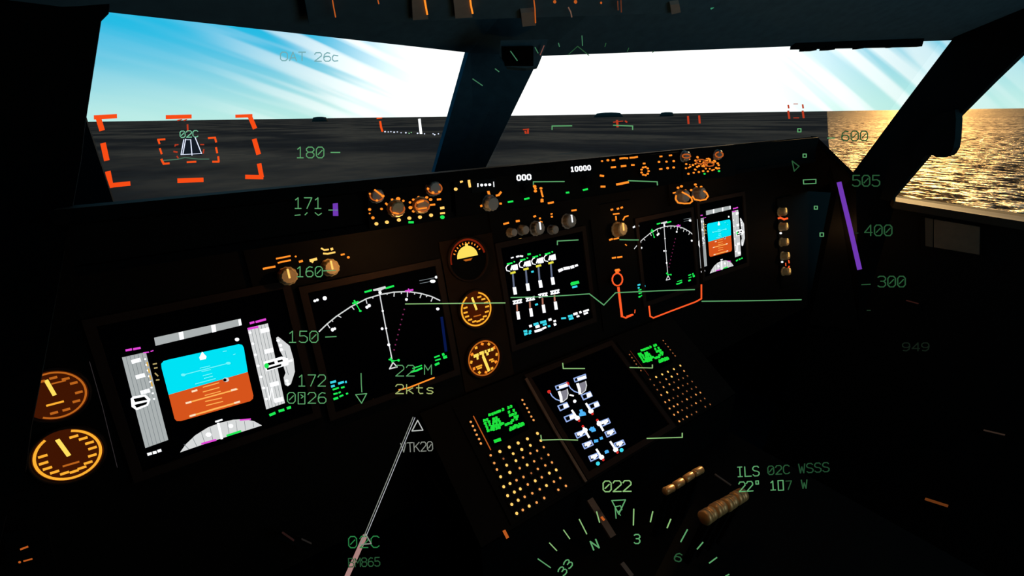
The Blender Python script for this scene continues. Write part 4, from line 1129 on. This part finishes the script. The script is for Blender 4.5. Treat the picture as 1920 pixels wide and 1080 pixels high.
def build_cdu(label, S, dim, u0, u1, v0, v1):
    t = thing('keypad_unit', label, 'keypad', AISLE.uv((u0 + u1) / 2, v0), 'keypads on the pedestal')
    mb = MB(); mb.rect(AISLE, u0, u1, v0, v1, 0.0, 0.003); mb.build('body', PANEL, t)
    wk = 0.0058
    for x, y, lvl in KROWS:
        p = S.at(*z5(x, y), wk); d = p - AISLE.o
        place(key_mesh(max(2, lvl - dim)), 'key', t, AISLE.matrix(d.dot(AISLE.u), d.dot(AISLE.v), 0.003))
    for i, (x, y) in enumerate(LSK):
        p = S.at(*z5(x, y), wk); d = p - AISLE.o
        place(key_mesh(3 if not dim else 2, True), 'line_select_key', t, AISLE.matrix(d.dot(AISLE.u), d.dot(AISLE.v), 0.003))
    q = lambda *p: [z5(*a) for a in p]
    s = MB().poly(S, q((92, 205), (395, 62), (505, 290), (200, 440)), 0.003, 0.0012).build('screen', SCREEN, t)
    wt = 0.0044
    mb = MB()
    rt_ = random.Random(11)
    # rows of small characters: (start, end, number of characters)
    for (xa, ya), (xb, yb), k in (((172, 172), (240, 148), 4), ((256, 140), (284, 128), 2), ((128, 220), (150, 212), 2), ((134, 242), (166, 230), 2), ((142, 264), (172, 254), 2), ((150, 284), (186, 272), 2), ((160, 306), (188, 296), 2),
                                  ((206, 206), (228, 198), 2), ((206, 228), (246, 214), 3), ((202, 252), (256, 232), 3), ((204, 272), (282, 246), 5), ((206, 294), (252, 280), 3),
                                  ((330, 112), (352, 102), 2), ((334, 148), (374, 134), 2), ((346, 178), (390, 160), 3), ((382, 192), (404, 184), 2), ((366, 220), (398, 206), 2), ((310, 254), (354, 238), 3), ((346, 296), (386, 280), 3), ((390, 262), (406, 256), 1), ((350, 282), (446, 244), 5), ((412, 272), (454, 254), 3)):
        for c in range(k):
            f = c / max(1, k - 1); x = xa + (xb - xa) * f; y = ya + (yb - ya) * f
            o_ = rt_.random() * 5 - 2.5; sc_ = 1.0 if not dim else 1.25
            if rt_.random() < 0.5:
                mb.line(S, [z5(x - 7, y - 7 + o_), z5(x + 5, y - 9), z5(x - 4, y + 7), z5(x + 7, y + 3 + o_)], 2.3 * sc_, wt)
            else:
                mb.line(S, [z5(x - 6, y + 7), z5(x - 7, y - 6 + o_), z5(x + 6, y - 8), z5(x + 5, y + 4 + o_)], 2.5 * sc_, wt)
    if not dim:
        mb.dash(S, *z5(208, 396), *z5(266, 376), 6.0, wt)
    mb.build('screen_text', CDUGREEN, s)
    mb = MB(); mb.line(S, q((35, 182), (105, 320), (180, 465)), 1.8 if not dim else 0.8, 0.0035); mb.build('side_rule', AMBER_LO if not dim else glow('faint_rule', 96, 40, 24, .8), t)
    return t


build_cdu('large amber keypad with a green text screen nearest the white route line', AISLE, 0, -0.250, -0.118, -0.126, 0.062)
cs = [(882.7, 791), (901.6, 831.6), (979.6, 750), (1000.4, 787.8), (968.9, 962.7), (1061, 911), (1007.8, 812.7)]
cdst = [(1180.4, 664.4), (1202, 695.4), (1243.7, 638.5), (1266, 667.8), (1273.3, 789.8), (1331.7, 758), (1275.2, 685.2)]
build_cdu('smaller dimmer amber keypad with a green text screen beyond the status display', Warp(AISLE, cs, cdst, 0.0058), 1, 0.118, 0.252, -0.126, 0.062)

# lower display
t = thing('display_unit', 'status display with white and blue symbols between the two keypads', 'display', AISLE.uv(0, -0.128), 'pedestal screen')
du_frame(AISLE, t, -0.108, 0.108, -0.127, 0.068)
z3 = Z(1000, 660, 4.695); q = lambda *p: [z3(*a) for a in p]
for x, y in ((250, 305), (412, 235)):
    bx = MB().line(AISLE, q((x - 55, y - 2), (x + 45, y - 38), (x + 52, y - 5), (x - 45, y + 28)), 2.0, W, close=True).build('value_box', PALEBLUE, t)
    MB().line(AISLE, q((x - 16, y + 5), (x + 44, y - 14)), 5.4, W + .0004).build('box_digits', WHITE, bx)
    MB().poly(AISLE, q((x - 22, y + 48), (x + 48, y + 22), (x + 56, y + 60), (x + 48, y + 100), (x + 14, y + 122)), W).build('dial_sector', glow('dial_sector_grey', 130, 128, 140, 1.0), t)
    MB().line(AISLE, q((x - 22, y + 48), (x - 8, y + 90), (x - 2, y + 132)), 5.0, W + .0004).build('sector_edge', WHITE, t)
    MB().line(AISLE, q((x + 48, y + 22), (x + 56, y + 60), (x + 46, y + 104), (x + 10, y + 134)), 1.6, W + .0004).build('sector_rim', OFFWHITE, t)
    MB().line(AISLE, q((x - 104, y + 52), (x - 84, y + 86), (x - 52, y + 112), (x - 6, y + 128)), 1.8, W).build('gauge_curve', PALEBLUE, t)
    MB().dot(AISLE, *z3(x - 112, y + 45), 3.4, 3.4, W).build('red_mark', RED, t)
for i, (x, y) in enumerate(((265, 480), (470, 385), (320, 578), (535, 470), (415, 722), (630, 620), (480, 815), (678, 712), (535, 925), (760, 810))):
    bx = MB().line(AISLE, q((x - 48, y - 4), (x + 28, y - 34), (x + 46, y + 2), (x - 28, y + 36)), 2.2, W, close=True).build('value_box', PALEBLUE, t)
    if i < 4:
        MB().poly(AISLE, q((x - 4, y - 16), (x + 34, y - 30), (x + 46, y + 4), (x + 6, y + 18)), W + .0004).build('box_digits', WHITE, bx)
    else:
        MB().line(AISLE, q((x - 22, y + 8), (x - 8, y - 8), (x + 2, y + 12), (x + 22, y - 14)), 3.6, W + .0004).line(AISLE, q((x - 26, y - 4), (x + 20, y - 22)), 2.6, W + .0004).build('box_digits', WHITE, bx)
for (a, b, c, d), up in (((340, 515, 402, 605), 0), ((465, 455, 520, 545), 0), ((435, 655, 490, 752), 1), ((562, 600, 614, 690), 1), ((556, 858, 615, 950), 0), ((678, 790, 740, 884), 0)):
    o = MB().line(AISLE, q((a, b), (c, d)), 3.6, W + .0004).dot(AISLE, *z3(a + (c - a) * (.35 if up else .75), b + (d - b) * (.35 if up else .75)), 5.0, 4.6, W + .0004).build('bar_needle', WHITE, t)
    e = (a, b) if up else (c, d)
    MB().dot(AISLE, *z3(*e), 2.4, 2.4, W + .0008).build('needle_tip', RED, o)
mb = MB()
for a, th in (((408, 520, 432, 512), 4.0), ((404, 555, 462, 545), 5.4), ((410, 530, 450, 536), 4.0), ((496, 690, 516, 664), 4.4), ((510, 696, 548, 684), 5.0), ((522, 660, 540, 690), 3.6), ((534, 786, 570, 780), 5.4), ((586, 764, 610, 756), 5.0), ((630, 886, 662, 874), 5.0), ((634, 874, 654, 868), 3.0)):
    mb.dash(AISLE, *z3(a[0], a[1]), *z3(a[2], a[3]), th, W)
mb.build('blue_digits', BLUE, t)
MB().dot(AISLE, *z3(364, 434), 3.2, 3.2, W).line(AISLE, q((322, 378), (352, 386)), 2.6, W).build('white_mark', WHITE, t)
MB().dot(AISLE, *z3(568, 982), 3.8, 3.8, W).dot(AISLE, *z3(776, 864), 3.8, 3.8, W).build('cyan_mark', CYAN, t)

# thrust levers: four forward reverse grips and four larger main grips
QUAD = Plane((0, -0.30, 0.690), (1, 0, 0), (0, 0, 1)); QUAD2 = Plane((0, -0.370, 0.688), (1, 0, 0), (0, 0, 1))


def cyl(mb, a, b, r0, r1, k=16, rings=0, m=0):
    d = (b - a); L = d.length; z_ = d.normalized(); x_ = z_.orthogonal().normalized(); y_ = z_.cross(x_)
    M = Matrix((x_, y_, z_)).transposed().to_4x4(); M.translation = a
    prof = [(r0 * .8, 0.0), (r0, L * .08)]
    for i in range(rings):
        f = 0.35 + 0.18 * i
        prof += [(r0 * .98, L * f), (r0 * .80, L * (f + .03)), (r0 * .80, L * (f + .06)), (r0 * .98, L * (f + .09))]
    prof += [(r1, L * .92), (r1 * .8, L)]
    return mb.lathe(M, prof, k, m)


for i, (xa, ya, xb, yb) in enumerate(((1246, 922, 1262, 914), (1265, 911, 1280, 902), (1284, 899, 1298, 890), (1301, 888, 1316, 880))):
    a = QUAD.at(xa, ya); b = QUAD.at(xb, yb)
    t = thing('reverse_lever', ['brown reverse thrust grip nearest the keypad in the forward row', 'second brown reverse grip from the keypad in the forward row', 'third brown reverse grip from the keypad in the forward row', 'fourth brown reverse grip in the forward row, farthest from the keypad'][i], 'lever', ((a.x + b.x) / 2, a.y, 0.585), 'reverse thrust levers')
    cyl(MB(), a, b, 0.0058, 0.0056).build('grip', GRIP, t, True)
    c = (a + b) / 2
    mb = MB(); mb.prism([c + Vector((-.003, -.004, -.006)), c + Vector((.003, -.004, -.006)), c + Vector((.003, .004, -.006)), c + Vector((-.003, .004, -.006))], Vector((0, 0.15, -1)).normalized(), 0.10); mb.build('arm', BLACK, t)
for i, (xa, ya, xb, yb) in enumerate(((1319, 972, 1336, 961), (1338, 959, 1355, 949), (1359, 948, 1375, 938), (1377, 936, 1394, 926))):
    a = QUAD2.at(xa, ya); b = QUAD2.at(xb, yb)
    t = thing('thrust_lever', ['brown ribbed thrust lever grip nearest the compass rose', 'second ribbed thrust lever grip from the compass rose', 'third ribbed thrust lever grip from the compass rose', 'fourth ribbed thrust lever grip, beneath the green landing text'][i], 'lever', ((a.x + b.x) / 2, a.y, 0.585), 'thrust levers')
    cyl(MB(), a, b, 0.0096, 0.0090, rings=2).build('grip', GRIP, t, True)
    c = (a + b) / 2
    mb = MB(); mb.prism([c + Vector((-.004, -.005, -.01)), c + Vector((.004, -.005, -.01)), c + Vector((.004, .005, -.01)), c + Vector((-.004, .005, -.01))], Vector((0, 0.2, -1)).normalized(), 0.095); mb.build('arm', BLACK, t)

# side consoles at the frame's lower corners
LOWP = Plane((-0.60, -0.14, 0.72), (1, 0, 0), (0, 0.6, 0.8))
t = thing('switch_panel', 'black side switch panel with dim red legends at the lower left', 'control panel', LOWP.at(45, 1075))
MB().poly(LOWP, [(10, 1000), (90, 985), (110, 1075), (20, 1078)], -0.004, 0.004).build('plate', BLACK, t)
MB().line(LOWP, [(39, 1030), (52, 1025)], 3.4, 0.0006).line(LOWP, [(45, 1052), (60, 1048)], 2.8, 0.0006).dot(LOWP, 37, 1054, 2.6, 2.2, 0.0006).build('legend', AMBER_LO, t)
LOWR = Plane((0.993, 0, 0.8), (0, -1, 0), (0, 0, 1))
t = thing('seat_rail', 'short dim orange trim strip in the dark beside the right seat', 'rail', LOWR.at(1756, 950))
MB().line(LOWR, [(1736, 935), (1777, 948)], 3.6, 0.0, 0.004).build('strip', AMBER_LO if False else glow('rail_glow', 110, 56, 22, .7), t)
MB().line(LOWR, [(1730, 942), (1785, 958)], 12, -0.007, 0.006).build('base', BLACK, t)
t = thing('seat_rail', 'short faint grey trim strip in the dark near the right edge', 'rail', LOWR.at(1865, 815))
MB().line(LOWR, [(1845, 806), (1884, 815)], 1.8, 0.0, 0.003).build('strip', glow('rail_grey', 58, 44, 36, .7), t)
MB().line(LOWR, [(1840, 810), (1890, 822)], 10, -0.007, 0.006).build('base', BLACK, t)
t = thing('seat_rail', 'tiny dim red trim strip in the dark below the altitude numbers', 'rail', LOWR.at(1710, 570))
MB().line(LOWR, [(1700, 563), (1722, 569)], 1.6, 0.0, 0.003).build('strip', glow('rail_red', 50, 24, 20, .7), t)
MB().line(LOWR, [(1698, 566), (1726, 574)], 8, -0.007, 0.006).build('base', BLACK, t)
LOWM = Plane((-0.40, -0.10, 0.66), (1, 0, 0), (0, 0.4, 0.9))
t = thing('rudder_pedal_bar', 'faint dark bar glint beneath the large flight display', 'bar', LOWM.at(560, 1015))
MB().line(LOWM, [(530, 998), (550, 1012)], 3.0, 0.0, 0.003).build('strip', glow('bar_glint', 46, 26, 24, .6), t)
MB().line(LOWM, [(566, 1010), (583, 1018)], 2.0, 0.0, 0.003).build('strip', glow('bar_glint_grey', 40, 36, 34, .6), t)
MB().line(LOWM, [(525, 1000), (590, 1026)], 12, -0.014, 0.012).build('bar', BLACK, t)

# ------------------------------------------------------------------ overhead modules
t = thing('overhead_panel', 'dark overhead panel with grey modules edged in orange light', 'control panel', CEIL.at(800, 45))
MB().poly(CEIL, [(560, -60), (1300, -60), (1288, 24), (580, 46)], 0.0045, -0.10).build('plate', SHELL, t)
MODG = plastic('grey_module', (0.34, 0.29, 0.26), 0.7, 0.2, grain=0.2)
for pts in ([(770, -10), (797, -10), (801, 27), (772, 29)], [(848, -10), (878, -10), (884, 24), (852, 26)], [(975, 16), (1000, 14), (1003, 40), (978, 42)], [(1255, 2), (1272, 0), (1275, 16), (1258, 20)]):
    MB().poly(CEIL, pts, 0.0045, 0.006).build('module', MODG, t)
for pts, mt in (([(622, -8), (625, 10), (629, 31)], AMBER_LO), ([(707, -6), (710, 6)], AMBER_LO), ([(795, -6), (798, 10), (801, 26)], AMBER), ([(881, -6), (883, 10), (886, 24)], AMBER), ([(1001, 0), (1003, 16), (1004, 42)], AMBER_LO), ([(1066, 14), (1070, 22), (1072, 31)], glow('dim_overhead_white', 120, 90, 74, .8)), ([(1164, -4), (1165, 22)], glow('dim_overhead_brown', 96, 50, 32, .8)), ([(1158, 2), (1159, 18)], glow('dim_overhead_brown', 96, 50, 32, .8))):
    MB().line(CEIL, pts, 3.2 if mt is AMBER else 2.2, 0.0108, 0.0006).build('edge_light', mt, t)
MB().dot(CEIL, 1040, 3, 3.0, 3.0, 0.005).dot(CEIL, 1079, 3, 3.2, 3.4, 0.005).dot(CEIL, 1127, 5, 2.0, 2.0, 0.005).build('indicator', AMBER_LO, t)
MB().line(CEIL, [(1333, 16), (1338, 15)], 2.6, 0.0006).build('green_light', glow('overhead_green', 60, 150, 110, .8), t)
t = thing('ceiling_rail', 'thin brown rail running along the overhead lining at the right', 'rail', CEIL.at(1640, 35))
MB().line(CEIL, [(1572, 29), (1640, 34), (1710, 37)], 2.2, 0.002, 0.003).build('rail', BRASS, t)
MB().dot(CEIL, 1575, 29, 3, 3, 0.0, 0.005).dot(CEIL, 1706, 37, 3, 3, 0.0, 0.005).build('bracket', BLACK, t)

# ------------------------------------------------------------------ head-up symbology
HG = glow('head_up_green', 92, 160, 104, 1.0); HGD = glow('head_up_dim_green', 38, 80, 49, 1.0); HGV = glow('head_up_faint_green', 26, 46, 30, 1.0)
HGB = glow('head_up_bright_green', 140, 190, 120, 1.0); HGY = glow('head_up_grey', 132, 136, 128, 1.0); HP = glow('head_up_purple', 112, 56, 178, 1.0)
HPALE = glow('head_up_pale', 118, 170, 176, 1.0)
H = HUDP
t = thing('airspeed_scale', 'green head-up airspeed numbers floating in a column over the left side', 'head-up scale', H.at(575, 760), 'head-up symbols')
letters('scale_number', H, [('180', 556, 296, 20, 18.6)], HG, t); letters('scale_number', H, [('171', 552, 391, 20, 18.6)], HG, t)
letters('scale_number', H, [('160', 556, 519, 19, 17.6)], HG, t); letters('scale_number', H, [('150', 541, 642, 21, 20.0)], HG, t)
letters('readout', H, [('172', 559, 724, 21, 18.6)], HG, t); letters('readout', H, [('0#26', 539, 756, 20, 19.2), ('q', 559, 754, 20, 19)], HG, t)
for a in ((620, 286, 638, 286), (616, 394, 634, 394), (606, 508, 630, 507), (610, 632, 631, 631)):
    MB().dash(H, *a, 1.6).build('scale_tick', HG, t)
MB().line(H, [(553, 404), (563, 403)], 1.5).line(H, [(572, 403), (576, 399)], 1.5).line(H, [(591, 399), (597, 404), (603, 400)], 1.5).build('scale_number', HG, t)
MB().poly(H, [(624, 382), (633.5, 381), (634.5, 405), (624.5, 405)]).build('speed_bug', HP, t)
t = thing('altitude_scale', 'dim green head-up altitude numbers with a purple bar over the right side', 'head-up scale', H.at(1640, 660), 'head-up symbols')
for s, x, y, h, adv, mt in (('600', 1578, 264, 18, 17.5, HGD), ('505', 1598, 349, 20, 18.5, HGD), ('400', 1621, 442, 20, 18.5, HGD), ('300', 1646, 538, 20, 18.5, HGD), ('949', 1692, 658, 15, 18, glow('head_up_ghost_green', 16, 26, 18, 1.0))):
    letters('scale_number', H, [(s, x, y, h, adv, None)], mt, t, 1.9)
for a, mt in (((1551, 259, 1565, 259), HG), ((1603, 437, 1609, 437), HGV), ((1615, 534, 1632, 533), HGD), ((1625, 582, 1632, 582), HGV)):
    MB().dash(H, *a, 1.4).build('scale_tick', mt, t)
MB().line(H, [(1573.5, 344), (1593, 425), (1611, 503)], 8.6).build('trend_bar', HP, t)
t = thing('glide_slope_scale', 'green head-up squares and pointer in a slanting column beside the purple bar', 'head-up scale', H.at(1530, 450), 'head-up symbols')
for x, y, s in ((1498.5, 244.5, 3), (1508.5, 292, 3), (1529.5, 389.5, 2.8), (1540.5, 440, 3.2)):
    MB().line(H, [(x - s, y - s), (x + s, y - s), (x + s, y + s), (x - s, y + s)], 1.4, close=True).build('deviation_mark', HG, t)
MB().line(H, [(1506, 337.5), (1529.5, 336.5), (1529.5, 344), (1506.5, 345)], 1.4, close=True).build('centre_mark', HG, t)
MB().line(H, [(1485, 302), (1498, 312), (1489, 321)], 1.6, close=True).build('pointer', HGD, t)
t = thing('horizon_symbol', 'green head-up horizon line and winged aircraft mark across the middle', 'head-up symbol', H.at(1130, 573), 'head-up symbols')
MB().line(H, [(760, 570), (850, 569), (947, 568)], 1.8).build('horizon_line', HGB, t)
MB().line(H, [(1316, 565), (1400, 564), (1502, 562)], 1.8).build('horizon_line', HG, t)
MB().line(H, [(958, 558), (1030, 556), (1105, 551), (1132, 572), (1154, 549), (1230, 545.5), (1302, 543)], 1.8).build('aircraft_mark', HG, t)
t = thing('pitch_ladder', 'green head-up pitch brackets stacked in pairs down the middle', 'head-up symbol', H.at(1140, 826), 'head-up symbols')
for pts, mt in (([(1035, 243), (1035, 236.5), (1072, 236)], HG), ([(1150, 235), (1186, 236.5), (1186, 243)], HG), ([(1000, 346), (1000, 341), (1058, 340.5)], HG), ([(1178, 339), (1205, 340), (1232, 341), (1232.5, 347)], HG), ([(1045, 459), (1045, 452), (1084, 450)], HG), ([(1162, 449.5), (1180, 450), (1197, 450)], HG),
            ([(1055, 681), (1056, 691), (1096, 691)], HGB), ([(1181, 689), (1223, 690), (1223, 684)], HGB), ([(1014, 816), (1015, 825), (1050, 824), (1083, 825)], HGB), ([(1213, 822), (1245, 821), (1279, 820), (1279, 812)], HGB)):
    MB().line(H, pts, 1.8).build('pitch_bracket', mt, t)
t = thing('bank_scale', 'thin green head-up bank ticks and chevron under the overhead lining', 'head-up symbol', H.at(1085, 104), 'head-up symbols')
for a in ((886, 148, 905, 161), (928, 129, 936, 135), (957, 96, 970, 114), (1003, 89, 1009, 100), (1047, 81, 1049, 88), (1091, 67, 1092, 86), (1136, 81, 1134, 88), (1179, 90, 1176, 97), (1226, 96, 1223, 99)):
    MB().dash(H, *a, 1.4).build('bank_tick', HGD if a[0] > 1100 else glow('bank_green', 62, 118, 84, 1.0), t)
MB().line(H, [(1065, 103), (1083, 87), (1104, 104)], 1.2).build('chevron', HGD, t)
t = thing('outside_temperature_readout', 'pale head-up temperature text over the sky in the near windscreen', 'head-up text', H.at(580, 118), 'head-up symbols')
letters('reading', H, [('OAT', 526, 114, 16, 17.0), ('26', 590, 115, 16, 17.0), ('c', 622, 115, 18, 17)], HPALE, t, 1.7)
t = thing('wind_readout', 'green head-up wind arrow and numbers over the large map display', 'head-up text', H.at(740, 760), 'head-up symbols')
letters('reading', H, [('22', 742, 705, 20, 20.0), ('M', 796, 702, 18, 17)], HG, t); letters('reading', H, [('2kts', 742, 738, 17, 19.0)], glow('wind_yellow_green', 158, 172, 104, 1.0), t, 1.9)
MB().line(H, [(677, 700), (677.5, 720), (678.5, 735)], 1.6).build('wind_arrow', HG, t)
MB().line(H, [(667, 740), (687.5, 738), (678, 756)], 1.8, close=True).build('arrow_head', HG, t)
t = thing('landing_system_readout', 'green head-up landing system text above the thrust lever grips', 'head-up text', H.at(1460, 925), 'head-up symbols')

def hud_text(name, parent, mat, s_, x, y, h, adv, gw, th, ang):
    mb = MB(); text(mb, H, s_, x, y, h, adv, gw, th, ang); return mb.build(name, mat, parent)


hud_text('reading', t, HG, 'ILS', 1382, 894, 18, 15.0, 11.5, 1.7, -3)
hud_text('reading', t, HGD, '02C', 1440, 890, 16, 14.6, 11.0, 1.7, -3)
hud_text('reading', t, glow('landing_text_dim', 30, 66, 42, 1.0), 'WSSS', 1498, 887, 17, 15.0, 11.5, 1.9, -3)
hud_text('reading', t, HG, '22*', 1386, 922, 18, 14.4, 11.5, 1.8, -4)
hud_text('reading', t, HG, '1#', 1444, 919, 17, 14.6, 11.0, 1.7, -3)
hud_text('reading', t, HGD, '7', 1474, 918, 16, 14.0, 10.5, 1.6, -3)
hud_text('reading', t, HGD, 'W', 1503, 916, 16, 14.0, 10.5, 1.8, -3)
t = thing('compass_rose', 'green head-up compass rose arc with heading 022 at the bottom centre', 'head-up symbol', H.at(1170, 1085), 'head-up symbols')
hud_text('heading_readout', t, HGB, '022', 1131, 922, 20, 18.6, 15.0, 2.0, -1)
MB().line(H, [(1147, 938.5), (1172.5, 937), (1160, 964)], 1.9, close=True).build('heading_pointer', HG, t)
MB().line(H, [(1153, 950), (1155, 972)], 1.6).line(H, [(1154, 950), (1163, 948), (1166, 955), (1158, 960), (1163, 966)], 1.6).build('heading_bug', HG, t)
zc = Z(940, 860, 3.84)
for a in ((345, 605, 400, 663), (447, 512, 493, 577), (560, 435, 615, 543), (685, 380, 707, 460), (953, 360, 950, 480), (1090, 378, 1072, 457), (1220, 433, 1192, 500), (1340, 508, 1290, 600), (1452, 600, 1408, 652), (1552, 710, 1495, 752), (1640, 832, 1612, 846), (262, 720, 355, 785)):
    MB().dash(H, *zc(a[0], a[1]), *zc(a[2], a[3]), 2.0).build('compass_tick', HGB if 300 < a[0] < 1250 else HG, t)
hud_text('compass_number', t, HG, '3', 1189, 1019, 17, 14, 10.5, 2.0, 0)
hud_text('compass_number', t, HGD, '6', 1263, 1050, 15, 14, 13, 2.0, 18)
hud_text('compass_number', t, HG, 'N', 1113, 1031, 17, 14, 11, 2.6, -22)
hud_text('compass_number', t, HG, '33', 1057, 1080, 15, 17, 12, 2.0, -52)
t = thing('route_line', 'white head-up route line rising between two waypoint triangles', 'head-up symbol', H.at(650, 1085), 'head-up symbols')
MB().line(H, [(774.5, 782), (729, 893), (683, 1004)], 1.5).build('route_leg', HGY, t)
MB().line(H, [(778, 783), (733, 893), (687, 1004)], 1.3).build('route_leg', glow('route_white', 176, 178, 184, 1.0), t)
MB().line(H, [(684, 1006), (668, 1042), (650, 1082)], 9.0, -0.0006).build('route_leg', glow('route_pink', 168, 128, 124, 1.0), t)
MB().line(H, [(783, 788), (793, 806.5), (772.5, 808)], 1.9, close=True).build('waypoint_mark', glow('way_white', 186, 190, 186, 1.0), t)
MB().line(H, [(685.5, 1001), (696, 1019), (674, 1021)], 1.8, close=True).build('waypoint_mark', HGY, t)
hud_text('waypoint_name', t, HGY, 'VTK20', 752, 848, 17, 12.4, 10.0, 1.6, -3)
hud_text('waypoint_name', t, HGD, 'BM865', 654, 1063, 16, 12.2, 9.6, 1.6, -2)
hud_text('runway_name', t, glow('runway_name_green', 40, 124, 66, 1.0), '02C', 654, 1027, 21, 21.0, 15.0, 1.7, -1)
t = thing('runway_tag', 'green head-up runway name and flight path mark over the runway', 'head-up text', H.at(355, 310), 'head-up symbols')
hud_text('runway_name', t, glow('tag_green', 120, 196, 158, 1.0), '02C', 338, 258, 12, 12.0, 9.5, 1.3, -2)
MB().line(H, [(306, 301), (333, 299), (347, 295.5), (359, 297), (373, 298.5), (392, 298.5)], 1.4).build('flight_path_mark', glow('tag_dim', 72, 112, 92, 1.0), t)

# ------------------------------------------------------------------ added fill lamps without fixtures (near the knobs and levers)
lamp('cool_fill', (0.15, -1.1, 1.05), (0.62, 0.95, 1.0), 5.0, 0.30)  # added cool fill that lifts the ceiling and pillars
ORANGE = (1.0, 0.50, 0.16)
lamp('captain_knob_fill', MAIN.uv(-0.315, 0.150, 0.100), ORANGE, 0.42, 0.006)  # this and the next four: added fills that brighten the knobs
lamp('knob_fill', MAIN.uv(0.53, 0.17, 0.09), ORANGE, 0.12, 0.006)
lamp('knob_fill', MAIN.uv(0.10, 0.19, 0.06), (1.0, 0.90, 0.82), 0.030, 0.006)
lamp('knob_fill', MAIN.uv(0.245, 0.10, 0.09), ORANGE, 0.14, 0.006)
lamp('knob_fill', MAIN.uv(0.900, -0.03, 0.12), ORANGE, 0.22, 0.006)
lamp('pedestal_fill', (-0.06, -0.34, 0.95), ORANGE, 0.34, 0.01)  # added orange fill over the lever grips
lamp('panel_fill', MAIN.uv(-0.165, 0.05, 0.14), ORANGE, 0.035, 0.01)  # added orange fill around the standby gauges

for o in bpy.data.objects:
    for k in ('_at', '_own'):
        if k in o:
            del o[k]
